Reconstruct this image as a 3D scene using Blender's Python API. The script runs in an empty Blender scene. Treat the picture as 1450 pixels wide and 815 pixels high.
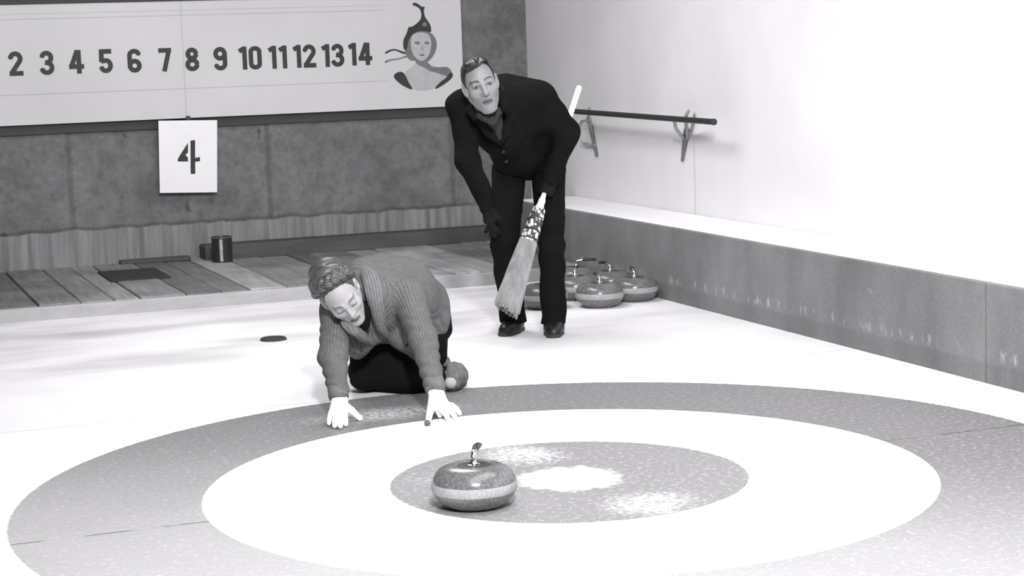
import bpy, math, random
import numpy as np
from mathutils import Vector, Matrix

random.seed(7)
PI = math.pi
scene = bpy.context.scene
COL = bpy.context.collection
V = lambda *a: np.array(a[0] if len(a) == 1 else a, dtype=np.float64)

def nrm(v):
    v = np.asarray(v, float)
    return v / max(np.linalg.norm(v), 1e-9)

def lin(g):
    c = g / 255.0
    return c / 12.92 if c <= 0.04045 else ((c + 0.055) / 1.055) ** 2.4

# ------------------------------------------------------------------ materials
def new_mat(name):
    m = bpy.data.materials.new(name)
    m.use_nodes = True
    nt = m.node_tree
    for n in list(nt.nodes):
        nt.nodes.remove(n)
    out = nt.nodes.new('ShaderNodeOutputMaterial')
    b = nt.nodes.new('ShaderNodeBsdfPrincipled')
    nt.links.new(b.outputs['BSDF'], out.inputs['Surface'])
    return m, nt, b

class NT:
    """small helper to wire nodes"""
    def __init__(s, nt):
        s.nt = nt
    def val(s, sock, v):
        if isinstance(v, bpy.types.NodeSocket):
            s.nt.links.new(v, sock)
        elif isinstance(v, (tuple, list)) or not hasattr(sock.default_value, '__len__'):
            sock.default_value = v
        else:
            sock.default_value = (v, v, v, 1.0)[:len(sock.default_value)]
    def math(s, op, a, b=0.0, c=0.0, clamp=False):
        n = s.nt.nodes.new('ShaderNodeMath')
        n.operation = op
        n.use_clamp = clamp
        s.val(n.inputs[0], a); s.val(n.inputs[1], b); s.val(n.inputs[2], c)
        return n.outputs[0]
    def step(s, x, e0, e1):
        n = s.nt.nodes.new('ShaderNodeMapRange')
        n.interpolation_type = 'SMOOTHSTEP'
        s.val(n.inputs['Value'], x)
        n.inputs['From Min'].default_value = e0; n.inputs['From Max'].default_value = e1
        n.inputs['To Min'].default_value = 0; n.inputs['To Max'].default_value = 1
        return n.outputs[0]
    def remap(s, x, a, b, c, d):
        n = s.nt.nodes.new('ShaderNodeMapRange')
        s.val(n.inputs['Value'], x)
        for k, v in zip(('From Min', 'From Max', 'To Min', 'To Max'), (a, b, c, d)):
            n.inputs[k].default_value = v
        return n.outputs[0]
    def mix(s, f, a, b):
        n = s.nt.nodes.new('ShaderNodeMix')
        n.data_type = 'FLOAT'
        s.val(n.inputs[0], f); s.val(n.inputs[2], a); s.val(n.inputs[3], b)
        return n.outputs[0]
    def coord(s):
        n = s.nt.nodes.new('ShaderNodeTexCoord')
        return n.outputs['Object']
    def sep(s, v):
        n = s.nt.nodes.new('ShaderNodeSeparateXYZ')
        s.nt.links.new(v, n.inputs[0])
        return n.outputs
    def scl(s, v, sc):
        n = s.nt.nodes.new('ShaderNodeMapping')
        s.nt.links.new(v, n.inputs['Vector'])
        n.inputs['Scale'].default_value = sc
        return n.outputs[0]
    def noise(s, v, scale, detail=4, rough=0.55):
        n = s.nt.nodes.new('ShaderNodeTexNoise')
        s.nt.links.new(v, n.inputs['Vector'])
        n.inputs['Scale'].default_value = scale
        n.inputs['Detail'].default_value = detail
        n.inputs['Roughness'].default_value = rough
        return n.outputs['Fac']
    def attr(s, name):
        n = s.nt.nodes.new('ShaderNodeAttribute')
        n.attribute_name = name
        return n.outputs
    def grey(s, x):
        n = s.nt.nodes.new('ShaderNodeCombineColor')
        for i, k in enumerate((1.0, 0.985, 1.008)):
            s.nt.links.new(s.math('MULTIPLY', x, k), n.inputs[i])
        return n.outputs[0]
    def bump(s, b, h, strength=0.4, dist=0.005):
        n = s.nt.nodes.new('ShaderNodeBump')
        n.inputs['Strength'].default_value = strength
        n.inputs['Distance'].default_value = dist
        s.nt.links.new(h, n.inputs['Height'])
        s.nt.links.new(n.outputs[0], b.inputs['Normal'])

def mat(name, g, rough=0.6, amp=0.12, scale=12.0, stretch=(1, 1, 1), metal=0.0, bump=0.0, spec=0.4, fine=0.0):
    """a grey surface with mottling: g is the sRGB level of its own colour"""
    m, nt, b = new_mat(name)
    h = NT(nt)
    co = h.scl(h.coord(), stretch)
    n = h.noise(co, scale)
    base = lin(g)
    v = h.remap(n, 0.25, 0.75, base * (1 - amp), base * (1 + amp))
    if fine:
        f = h.noise(co, scale * 14, 2)
        v = h.math('MULTIPLY', v, h.remap(f, 0.3, 0.7, 1 - fine, 1 + fine))
    nt.links.new(h.grey(v), b.inputs['Base Color'])
    b.inputs['Roughness'].default_value = rough
    b.inputs['Metallic'].default_value = metal
    b.inputs['Specular IOR Level'].default_value = spec
    if bump:
        h.bump(b, n, bump, 0.01)
    return m

# ------------------------------------------------------------------ mesh helpers
class MB:
    def __init__(s):
        s.v, s.f = [], []
    def add(s, vs, fs):
        o = len(s.v)
        s.v += [tuple(map(float, p)) for p in vs]
        s.f += [tuple(i + o for i in f) for f in fs]
        return s
    def box(s, lo, hi):
        x0, y0, z0 = lo; x1, y1, z1 = hi
        vs = [(x0, y0, z0), (x1, y0, z0), (x1, y1, z0), (x0, y1, z0), (x0, y0, z1), (x1, y0, z1), (x1, y1, z1), (x0, y1, z1)]
        return s.add(vs, [(3, 2, 1, 0), (4, 5, 6, 7), (0, 1, 5, 4), (1, 2, 6, 5), (2, 3, 7, 6), (3, 0, 4, 7)])
    def bbox(s, lo, hi, c):
        """box with chamfered top edges"""
        x0, y0, z0 = lo; x1, y1, z1 = hi
        ring = lambda d, z: [(x0 + d, y0 + d, z), (x1 - d, y0 + d, z), (x1 - d, y1 - d, z), (x0 + d, y1 - d, z)]
        vs = ring(0, z0) + ring(0, z1 - c) + ring(c, z1)
        fs = [(3, 2, 1, 0), (8, 9, 10, 11)]
        for k in (0, 4):
            for i in range(4):
                j = (i + 1) % 4
                fs.append((k + i, k + j, k + 4 + j, k + 4 + i))
        return s.add(vs, fs)
    def tube(s, pts, r, n=10, caps=True):
        P = [V(p) for p in pts]
        rs = r if isinstance(r, (list, tuple)) else [r] * len(P)
        t = [nrm(P[min(i + 1, len(P) - 1)] - P[max(i - 1, 0)]) for i in range(len(P))]
        ref = V(0, 0, 1) if abs(t[0][2]) < 0.9 else V(1, 0, 0)
        u = nrm(np.cross(t[0], ref))
        vs, fs = [], []
        for i, p in enumerate(P):
            u = nrm(u - t[i] * (u @ t[i]))
            w = np.cross(t[i], u)
            for k in range(n):
                a = 2 * PI * k / n
                vs.append(p + rs[i] * (math.cos(a) * u + math.sin(a) * w))
        for i in range(len(P) - 1):
            for k in range(n):
                j = (k + 1) % n
                fs.append((i * n + k, i * n + j, (i + 1) * n + j, (i + 1) * n + k))
        if caps:
            fs.append(tuple(range(n - 1, -1, -1)))
            fs.append(tuple((len(P) - 1) * n + k for k in range(n)))
        return s.add(vs, fs)
    def lathe(s, prof, n=48, c=(0, 0, 0), close=False):
        vs, fs = [], []
        m = len(prof)
        for r, z in prof:
            for k in range(n):
                a = 2 * PI * k / n
                vs.append((c[0] + r * math.cos(a), c[1] + r * math.sin(a), c[2] + z))
        rng = range(m if close else m - 1)
        for i in rng:
            i2 = (i + 1) % m
            for k in range(n):
                j = (k + 1) % n
                fs.append((i * n + k, i * n + j, i2 * n + j, i2 * n + k))
        return s.add(vs, fs)
    def prism_xz(s, poly, y0, y1):
        """outline in x, z given thickness in y (y0 = front)"""
        n = len(poly)
        vs = [(x, y0, z) for x, z in poly] + [(x, y1, z) for x, z in poly]
        fs = [tuple(range(n)), tuple(range(2 * n - 1, n - 1, -1))]
        for i in range(n):
            j = (i + 1) % n
            fs.append((j, i, n + i, n + j))
        return s.add(vs, fs)
    def build(s, name, m, parent=None, smooth=False, loc=None):
        me = bpy.data.meshes.new(name)
        me.from_pydata(s.v, [], s.f)
        me.update()
        if smooth:
            me.polygons.foreach_set('use_smooth', [True] * len(me.polygons))
        if m is not None:
            me.materials.append(m)
        o = bpy.data.objects.new(name, me)
        COL.objects.link(o)
        if parent is not None:
            o.parent = parent
        if loc is not None:
            o.location = loc
        return o

def fix_normals(o):
    import bmesh
    bm = bmesh.new(); bm.from_mesh(o.data)
    bmesh.ops.recalc_face_normals(bm, faces=bm.faces)
    bm.to_mesh(o.data); bm.free()
    return o

def auto_smooth(o, ang=35):
    me = o.data
    me.polygons.foreach_set('use_smooth', [True] * len(me.polygons))
    me.set_sharp_from_angle(angle=math.radians(ang))
    return o

def tag(o, label=None, cat=None, group=None, kind=None):
    if label: o['label'] = label
    if cat: o['category'] = cat
    if group: o['group'] = group
    if kind: o['kind'] = kind
    return o

def empty(name, loc):
    o = bpy.data.objects.new(name, None)
    o.empty_display_size = 0.1
    COL.objects.link(o)
    o.location = loc
    return o

def copy_tree(o, parent=None):
    c = o.copy()
    COL.objects.link(c)
    if parent is not None:
        c.parent = parent
    for ch in list(o.children):
        copy_tree(ch, c)
    return c

# ------------------------------------------------------------------ implicit surfaces -> one continuous mesh
class Field:
    def __init__(s, lo, hi, h):
        s.h = h
        s.lo = V(lo)
        n = np.ceil((V(hi) - s.lo) / h).astype(int) + 1
        s.n = n
        s.ax = [(s.lo[i] + h * np.arange(n[i])).astype(np.float32) for i in range(3)]
        s.F = np.full(n, 1.0, np.float32)
    def _blk(s, lo, hi, m):
        sl = []
        for i in range(3):
            a = int(max(0, math.floor((lo[i] - m - s.lo[i]) / s.h)))
            b = int(min(s.n[i], math.ceil((hi[i] + m - s.lo[i]) / s.h) + 1))
            if b <= a:
                return None
            sl.append(slice(a, b))
        X = s.ax[0][sl[0]][:, None, None]; Y = s.ax[1][sl[1]][None, :, None]; Z = s.ax[2][sl[2]][None, None, :]
        return tuple(sl), X, Y, Z
    def _put(s, blk, d, k, op):
        A = s.F[blk]
        if op == 'sub':
            d = -d
            if k > 0:
                h = np.maximum(k - np.abs(A - d), 0) / k
                s.F[blk] = np.maximum(A, d) + h * h * k * 0.25
            else:
                s.F[blk] = np.maximum(A, d)
        else:
            if k > 0:
                h = np.maximum(k - np.abs(A - d), 0) / k
                s.F[blk] = np.minimum(A, d) - h * h * k * 0.25
            else:
                s.F[blk] = np.minimum(A, d)
    def cap(s, a, b, ra, rb=None, k=0.02, op='add', flat=None):
        rb = ra if rb is None else rb
        a, b = V(a), V(b)
        R_ = max(ra, rb) * (1 if flat is None else max(1, flat[1]))
        q = s._blk(np.minimum(a, b) - R_, np.maximum(a, b) + R_, k + 3 * s.h)
        if q is None: return s
        blk, X, Y, Z = q
        px, py, pz = X - a[0], Y - a[1], Z - a[2]
        d = b - a
        if flat is not None:
            n_, f_ = nrm(flat[0]), 1.0 / flat[1] - 1
            dn = px * n_[0] + py * n_[1] + pz * n_[2]
            px, py, pz = px + n_[0] * f_ * dn, py + n_[1] * f_ * dn, pz + n_[2] * f_ * dn
            d = d + n_ * f_ * (d @ n_)
        t = np.clip((px * d[0] + py * d[1] + pz * d[2]) / max(d @ d, 1e-9), 0, 1)
        D = np.sqrt((px - t * d[0]) ** 2 + (py - t * d[1]) ** 2 + (pz - t * d[2]) ** 2) - (ra + (rb - ra) * t)
        if flat is not None and flat[1] < 1:
            D = D * flat[1] ** 0.5
        s._put(blk, D.astype(np.float32), k, op)
        return s
    def chain(s, pts, rs, k=0.02, op='add', flat=None):
        for i in range(len(pts) - 1):
            s.cap(pts[i], pts[i + 1], rs[i], rs[i + 1], k, op, flat)
        return s
    def ell(s, c, r, M=None, k=0.02, op='add'):
        c, r = V(c), V(r)
        M = np.eye(3) if M is None else np.array([nrm(m) for m in M])
        R_ = r.max()
        q = s._blk(c - R_, c + R_, k + 3 * s.h)
        if q is None: return s
        blk, X, Y, Z = q
        px, py, pz = X - c[0], Y - c[1], Z - c[2]
        k0 = 0; k1 = 0
        for i in range(3):
            l = px * M[i][0] + py * M[i][1] + pz * M[i][2]
            k0 = k0 + (l / r[i]) ** 2
            k1 = k1 + (l / r[i] ** 2) ** 2
        k0 = np.sqrt(k0); k1 = np.sqrt(k1)
        D = k0 * (k0 - 1) / np.maximum(k1, 1e-6)
        s._put(blk, D.astype(np.float32), k, op)
        return s
    def plane(s, p, n, k=0.0):
        """cut away everything on the side the normal points to"""
        p, n = V(p), nrm(n)
        D = (s.ax[0][:, None, None] - p[0]) * n[0] + (s.ax[1][None, :, None] - p[1]) * n[1] + (s.ax[2][None, None, :] - p[2]) * n[2]
        A = s.F
        D = D.astype(np.float32)
        if k > 0:
            h = np.maximum(k - np.abs(A - D), 0) / k
            s.F = np.maximum(A, D) + h * h * k * 0.25
        else:
            s.F = np.maximum(A, D)
        return s
    def warp(s, fn):
        """add a displacement where the field is near its surface"""
        i = np.nonzero(np.abs(s.F) < 4 * s.h)
        P = np.stack([s.ax[j][i[j]] for j in range(3)], 1)
        s.F[i] += fn(P).astype(np.float32)
        return s
    def surface(s):
        F = s.F
        n = F.shape
        I = F < 0
        cs = [(a, b, c) for a in (0, 1) for b in (0, 1) for c in (0, 1)]
        sub = lambda A, o: A[o[0]:n[0] - 1 + o[0], o[1]:n[1] - 1 + o[1], o[2]:n[2] - 1 + o[2]]
        any_ = np.zeros([m - 1 for m in n], bool); all_ = np.ones([m - 1 for m in n], bool)
        for o in cs:
            any_ |= sub(I, o); all_ &= sub(I, o)
        act = any_ & ~all_
        ii = np.stack(np.nonzero(act), 1)
        vid = np.full(act.shape, -1, np.int32)
        vid[act] = np.arange(len(ii))
        val = np.stack([F[ii[:, 0] + o[0], ii[:, 1] + o[1], ii[:, 2] + o[2]] for o in cs], 1).astype(np.float64)
        acc = np.zeros((len(ii), 3)); cnt = np.zeros(len(ii))
        for i in range(8):
            for j in range(i + 1, 8):
                if sum(abs(cs[i][q] - cs[j][q]) for q in range(3)) != 1: continue
                a, b = val[:, i], val[:, j]
                m = (a < 0) != (b < 0)
                t = np.where(m, a / np.where(m, a - b, 1), 0)
                p = V(cs[i])[None] + t[:, None] * (V(cs[j]) - V(cs[i]))[None]
                acc += p * m[:, None]; cnt += m
        v = s.lo + s.h * (ii + acc / cnt[:, None])
        quads = []
        for ax in range(3):
            b, c = [(1, 2), (2, 0), (0, 1)][ax]
            s0 = [slice(1, -1)] * 3; s0[ax] = slice(0, n[ax] - 1)
            s1 = [slice(1, -1)] * 3; s1[ax] = slice(1, n[ax])
            A, B = I[tuple(s0)], I[tuple(s1)]
            e = np.stack(np.nonzero(A != B), 1)
            if not len(e): continue
            up = A[tuple(e.T)]
            off = np.ones(3, int); off[ax] = 0
            e = e + off
            def g(db, dc):
                q = e.copy(); q[:, b] += db; q[:, c] += dc
                return vid[q[:, 0], q[:, 1], q[:, 2]]
            Q = np.stack([g(-1, -1), g(0, -1), g(0, 0), g(-1, 0)], 1)
            Q[~up] = Q[~up][:, ::-1]
            quads.append(Q)
        return v, np.concatenate(quads)
    def build(s, name, m, parent=None, tint=None, rib=None, smooth_iter=1):
        v, q = s.surface()
        me = bpy.data.meshes.new(name)
        me.vertices.add(len(v)); me.loops.add(q.size); me.polygons.add(len(q))
        for _ in range(smooth_iter):
            acc = np.zeros_like(v); cnt = np.zeros(len(v))
            for a, b in ((0, 1), (1, 2), (2, 3), (3, 0)):
                np.add.at(acc, q[:, a], v[q[:, b]]); np.add.at(acc, q[:, b], v[q[:, a]])
                np.add.at(cnt, q[:, a], 1); np.add.at(cnt, q[:, b], 1)
            v = 0.5 * v + 0.5 * acc / cnt[:, None]
        org = V(0, 0, 0)
        me.vertices.foreach_set('co', (v - org).astype(np.float32).ravel())
        me.loops.foreach_set('vertex_index', q.astype(np.int32).ravel())
        me.polygons.foreach_set('loop_start', (np.arange(len(q)) * 4).astype(np.int32))
        me.polygons.foreach_set('use_smooth', np.ones(len(q), bool))
        if tint is not None:
            at = me.attributes.new('tint', 'FLOAT', 'POINT')
            at.data.foreach_set('value', tint(v).astype(np.float32))
        if rib is not None:
            at = me.attributes.new('rib', 'FLOAT', 'POINT')
            at.data.foreach_set('value', rib(v).astype(np.float32))
        me.update(calc_edges=True)
        me.validate()
        me.materials.append(m)
        o = bpy.data.objects.new(name, me)
        COL.objects.link(o)
        if parent is not None:
            o.parent = parent
        return o

def seg_dist(P, a, b):
    a, b = V(a), V(b)
    d = b - a
    t = np.clip(((P - a) @ d) / (d @ d), 0, 1)
    return np.linalg.norm(P - a - t[:, None] * d, axis=1), t

# ================================================================== CAMERA
cam_d = bpy.data.cameras.new('camera')
cam = bpy.data.objects.new('camera', cam_d)
COL.objects.link(cam)
cR, cU, cF = Vector((0.9364, -0.3492, -0.0340)), Vector((0.0751, 0.1046, 0.9917)), Vector((0.3428, 0.9312, -0.1242))
M = Matrix(((cR.x, cU.x, -cF.x), (cR.y, cU.y, -cF.y), (cR.z, cU.z, -cF.z))).to_4x4()
M.translation = (-2.2885, -5.7276, 1.4236)
cam.matrix_world = M
cam_d.sensor_width = 36.0
cam_d.lens = 36.0 * 2648.93 / 1450.0
cam_d.clip_start = 0.05
scene.camera = cam

# ================================================================== ICE
def ice_material():
    m, nt, b = new_mat('ice')
    h = NT(nt)
    co = h.coord()
    X, Y, Z = h.sep(co)
    fine = h.noise(h.scl(co, (1, 1, 1)), 46, 5, 0.75)
    fine2 = h.noise(co, 170, 3, 0.6)
    wide = h.noise(co, 2.1, 3)
    wob = h.math('MULTIPLY', h.math('SUBTRACT', fine, 0.5), 0.022)
    r = h.math('ADD', h.math('SQRT', h.math('ADD', h.math('MULTIPLY', X, X), h.math('MULTIPLY', Y, Y))), wob)
    inside = lambda e: h.math('SUBTRACT', 1.0, h.step(r, e - 0.003, e + 0.003))
    band = h.math('MULTIPLY', inside(1.829), h.math('SUBTRACT', 1.0, inside(1.219)))
    wobc = h.math('ADD', r, h.math('MULTIPLY', h.math('SUBTRACT', h.noise(co, 22, 4), 0.5), 0.16))
    button = h.step(wobc, 0.13, 0.20)
    inner = h.math('MULTIPLY', inside(0.602), button)
    # pebbled paint: speckle, and patches where sweeping has whitened it
    speck = h.math('MULTIPLY', h.step(fine, 0.5, 0.72), 0.55)
    speck = h.math('ADD', speck, h.math('MULTIPLY', h.step(fine2, 0.52, 0.75), 0.35))
    def blob(c, rx, ry):
        ax_ = h.math('MULTIPLY', h.math('SUBTRACT', X, c[0]), 1 / rx); ay_ = h.math('MULTIPLY', h.math('SUBTRACT', Y, c[1]), 1 / ry)
        return h.math('SUBTRACT', 1.0, h.step(h.math('SQRT', h.math('ADD', h.math('MULTIPLY', ax_, ax_), h.math('MULTIPLY', ay_, ay_))), 0.15, 1.1))
    rub = h.math('MAXIMUM', blob((-0.0172, 0.4292, 0.0000), 0.30, 0.34), blob((0.0956, -0.4429, 0.0000), 0.34, 0.26))
    rub = h.math('MAXIMUM', rub, h.math('MULTIPLY', blob((-0.4769, 0.2288, 0.0000), 0.16, 0.2), 0.5))
    worn_in = h.step(h.math('ADD', h.math('MULTIPLY', rub, 0.30), h.math('ADD', h.math('MULTIPLY', h.noise(co, 3.4, 2), 0.25), h.math('MULTIPLY', fine, 1.0))), 0.74, 1.12)
    # smear left where hands and knees slid
    dx = h.math('ADD', X, 0.22); dy = h.math('SUBTRACT', Y, 1.43)
    dd = h.math('SQRT', h.math('ADD', h.math('MULTIPLY', h.math('MULTIPLY', dx, dx), 0.45), h.math('MULTIPLY', dy, h.math('MULTIPLY', dy, 2.4))))
    smear = h.math('MULTIPLY', h.math('SUBTRACT', 1.0, h.step(dd, 0.05, 0.30)), h.step(fine, 0.36, 0.62))
    wear = h.math('MAXIMUM', h.math('MULTIPLY', speck, 0.60), h.math('MULTIPLY', smear, 0.75))
    paint_o = h.math('MULTIPLY', band, h.math('SUBTRACT', 1.0, wear))
    wear_i = h.math('MAXIMUM', h.math('MULTIPLY', speck, 0.8), h.math('MULTIPLY', worn_in, 0.9))
    paint_i = h.math('MULTIPLY', inner, h.math('SUBTRACT', 1.0, wear_i))
    white = h.remap(wide, 0.3, 0.7, 0.80, 0.90)
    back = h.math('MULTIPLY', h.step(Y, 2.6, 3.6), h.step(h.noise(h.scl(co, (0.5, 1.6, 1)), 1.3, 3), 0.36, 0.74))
    white = h.math('MULTIPLY', white, h.math('SUBTRACT', 1.0, h.math('MULTIPLY', back, 0.38)))  # weaker light at the far end put into the ice colour, in streaks
    near_light = h.math('MULTIPLY', h.math('SUBTRACT', 1.0, h.step(h.math('ADD', Y, h.math('MULTIPLY', X, 0.9)), -1.8, 1.0)), 0.30)  # stronger light at the near left, painted in by paling the outer ring
    c = h.mix(h.math('MULTIPLY', paint_o, h.math('SUBTRACT', 1.0, near_light)), white, lin(117))
    c = h.mix(paint_i, c, lin(134))
    # sheet lines under the ice
    wl = h.math('MULTIPLY', h.math('SUBTRACT', h.noise(h.scl(co, (3, 0.2, 1)), 4, 3), 0.5), 0.01)
    def line(coord, at, w, strength):
        d = h.math('ABSOLUTE', h.math('SUBTRACT', h.math('ADD', coord, wl), at))
        return h.math('MULTIPLY', h.math('SUBTRACT', 1.0, h.step(d, w * 0.6, w * 1.4)), strength)
    brk = h.step(h.noise(h.scl(co, (2.5, 0.1, 1)), 3, 2), 0.40, 0.55)
    tee = h.math('MULTIPLY', line(Y, 0.0, 0.004, 0.8), h.math('MULTIPLY', brk, h.math('ADD', 0.15, h.math('MULTIPLY', band, 0.85))))
    bl = line(Y, 1.835, 0.006, 0.28)
    c = h.math('MULTIPLY', c, h.math('SUBTRACT', 1.0, h.math('MAXIMUM', tee, bl)))
    nt.links.new(h.grey(c), b.inputs['Base Color'])
    b.inputs['Roughness'].default_value = 0.5
    b.inputs['Specular IOR Level'].default_value = 0.25
    h.bump(b, h.math('ADD', fine, h.math('MULTIPLY', fine2, 0.5)), 0.12, 0.004)
    return m

floor = MB().add([(-7, -9, 0), (2.2, -9, 0), (2.2, 5.2, 0), (-7, 5.2, 0), (-7, -9, -0.1), (2.2, -9, -0.1), (2.2, 5.2, -0.1), (-7, 5.2, -0.1)],
                 [(0, 1, 2, 3), (7, 6, 5, 4), (0, 4, 5, 1), (1, 5, 6, 2), (2, 6, 7, 3), (3, 7, 4, 0)]).build('floor', ice_material())
tag(floor, kind='structure', label='white curling ice with dark painted rings of the house')

# ================================================================== KERB AND DECK
m_kerb = mat('kerb_paint', 166, 0.7, 0.10, 6, (1, 1, 3), fine=0.06)
kerb = MB().bbox((-7, 5.16, 0), (2.19, 5.2, 0.078), 0.006).build('kerb_strip', m_kerb)
tag(kerb, kind='structure', label='pale painted kerb along the back end of the ice')

def deck_material():
    m, nt, b = new_mat('deck_wood')
    h = NT(nt)
    co = h.coord()
    t = h.attr('tint')['Fac']
    grain = h.noise(h.scl(co, (26, 1.5, 8)), 2.0, 5)
    stain = h.noise(co, 1.9, 3)
    c = h.math('MULTIPLY', t, h.remap(grain, 0.3, 0.7, 0.75, 1.25))
    c = h.math('MULTIPLY', c, h.remap(stain, 0.35, 0.65, 0.72, 1.15))
    nt.links.new(h.grey(c), b.inputs['Base Color'])
    b.inputs['Roughness'].default_value = 0.75
    h.bump(b, grain, 0.3, 0.004)
    return m
mb = MB()
tints = []
x = -7.0
widths = [0.24, 0.19, 0.15, 0.27, 0.21, 0.17, 0.23]
k = 0
while x < 2.64:
    w = widths[k % 7]
    x1 = min(x + w, 2.65)
    dz = 0.002 * ((k * 5) % 3)
    n0 = len(mb.v)
    mb.bbox((x + 0.0035, 5.2, 0.03), (x1 - 0.0035, 7.2, 0.083 + dz), 0.006)
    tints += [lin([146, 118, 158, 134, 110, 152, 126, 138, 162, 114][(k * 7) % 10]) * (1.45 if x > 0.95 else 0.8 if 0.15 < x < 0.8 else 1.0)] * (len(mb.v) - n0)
    x = x1
    k += 1
n0 = len(mb.v)
mb.box((-7, 5.22, 0.0), (2.65, 7.2, 0.05))
tints += [lin(50)] * (len(mb.v) - n0)
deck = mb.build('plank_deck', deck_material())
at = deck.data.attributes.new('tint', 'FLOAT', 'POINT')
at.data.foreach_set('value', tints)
tag(deck, kind='structure', label='weathered plank deck between the ice and the concrete back wall')

# ================================================================== BACK WALL
def concrete_material():
    m, nt, b = new_mat('concrete')
    h = NT(nt)
    co = h.coord()
    X, Y, Z = h.sep(co)
    big = h.noise(co, 2.2, 4)
    mid = h.noise(co, 12, 6, 0.7)
    grain = h.noise(co, 90, 2)
    c = h.remap(big, 0.3, 0.7, lin(98), lin(116))
    c = h.math('MULTIPLY', c, h.remap(mid, 0.3, 0.7, 0.70, 1.3))
    c = h.math('MULTIPLY', c, h.remap(grain, 0.3, 0.7, 0.93, 1.07))
    pit = h.step(h.noise(h.scl(co, (1, 1, 0.75)), 7.5, 2), 0.66, 0.74)
    c = h.math('MULTIPLY', c, h.math('SUBTRACT', 1.0, h.math('MULTIPLY', pit, 0.55)))
    # pour seams
    for sx in (-2.06, -0.69, 0.68, 2.04):
        d = h.math('ABSOLUTE', h.math('SUBTRACT', h.math('ADD', X, h.math('MULTIPLY', h.math('SUBTRACT', mid, 0.5), 0.015)), sx))
        c = h.math('MULTIPLY', c, h.math('ADD', 0.72, h.math('MULTIPLY', h.step(d, 0.008, 0.03), 0.28)))
    # rough pale footing below the pour line
    edge = h.math('ADD', Z, h.math('MULTIPLY', h.math('SUBTRACT', h.noise(h.scl(co, (1, 1, 0.1)), 5, 4), 0.5), 0.06))
    foot = h.math('SUBTRACT', 1.0, h.step(edge, 0.320, 0.332))
    streak = h.noise(h.scl(co, (16, 1, 0.9)), 1.6, 4)
    fc = h.remap(streak, 0.3, 0.68, lin(104), lin(144))
    c = h.mix(foot, c, fc)
    ln = h.math('MULTIPLY', h.step(edge, 0.322, 0.334), h.math('SUBTRACT', 1.0, h.step(edge, 0.338, 0.362)))
    c = h.math('MULTIPLY', c, h.math('SUBTRACT', 1.0, h.math('MULTIPLY', ln, 0.35)))
    nt.links.new(h.grey(c), b.inputs['Base Color'])
    b.inputs['Roughness'].default_value = 0.85
    h.bump(b, mid, 0.25, 0.01)
    return m
wall_back = MB().box((-7, 7.2, 0), (2.75, 7.4, 3.4)).build('wall_back', concrete_material())
tag(wall_back, kind='structure', label='grey concrete wall behind the scoreboard')

# ================================================================== RIGHT WALL, LEDGE, SIDE BARRIER
def white_wall_material():
    m, nt, b = new_mat('white_wall_paint')
    h = NT(nt)
    co = h.coord()
    X, Y, Z = h.sep(co)
    c = h.remap(h.noise(co, 1.3, 4), 0.3, 0.7, 0.72, 0.82)
    d = h.math('ABSOLUTE', h.math('SUBTRACT', Y, 4.44))
    seam = h.math('MULTIPLY', h.math('SUBTRACT', 1.0, h.step(d, 0.004, 0.012)), h.math('SUBTRACT', 1.0, h.step(Z, 0.80, 0.95)))
    c = h.math('MULTIPLY', c, h.math('SUBTRACT', 1.0, h.math('MULTIPLY', seam, 0.25)))
    nt.links.new(h.grey(c), b.inputs['Base Color'])
    b.inputs['Roughness'].default_value = 0.7
    return m
wall_right = MB().box((2.65, -9, 0), (2.8, 7.4, 3.4)).build('wall_right', white_wall_material())
tag(wall_right, kind='structure', label='white painted side wall to the right of the sheet')

m_ledge = mat('ledge_paint', 246, 0.7, 0.05, 3)
ledge = MB().bbox((2.224, -9, 0.0), (2.65, 6.35, 0.424), 0.012).build('side_ledge', m_ledge)
tag(ledge, kind='structure', label='white ledge running on top of the dark side boards')

def barrier_material():
    m, nt, b = new_mat('barrier_board')
    h = NT(nt)
    co = h.coord()
    X, Y, Z = h.sep(co)
    c = h.remap(h.noise(h.scl(co, (1, 1, 0.5)), 3.0, 5), 0.3, 0.7, lin(106), lin(132))
    c = h.math('MULTIPLY', c, h.remap(h.noise(co, 70, 2), 0.3, 0.7, 0.9, 1.1))
    lines = h.math('ABSOLUTE', h.math('SUBTRACT', Z, 0.125))
    sc = h.math('MULTIPLY', h.math('SUBTRACT', 1.0, h.step(lines, 0.008, 0.034)), h.step(h.noise(h.scl(co, (1, 9, 3)), 2.6, 5, 0.7), 0.52, 0.70))
    c = h.mix(h.math('MULTIPLY', sc, 0.5), c, lin(205))
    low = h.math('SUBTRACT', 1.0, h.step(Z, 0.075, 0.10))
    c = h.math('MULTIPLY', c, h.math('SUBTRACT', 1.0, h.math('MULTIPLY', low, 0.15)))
    spots = h.math('MULTIPLY', h.step(h.noise(co, 5.5, 5, 0.75), 0.60, 0.74), 0.28)
    c = h.mix(spots, c, lin(180))
    for sy in (0.78,):
        d = h.math('ABSOLUTE', h.math('SUBTRACT', Y, sy))
        c = h.math('MULTIPLY', c, h.math('ADD', 0.62, h.math('MULTIPLY', h.step(d, 0.003, 0.008), 0.38)))
    nt.links.new(h.grey(c), b.inputs['Base Color'])
    b.inputs['Roughness'].default_value = 0.6
    return m
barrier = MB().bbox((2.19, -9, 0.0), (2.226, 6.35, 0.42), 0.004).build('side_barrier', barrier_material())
tag(barrier, kind='structure', label='grey board barrier along the right edge of the ice')

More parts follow.
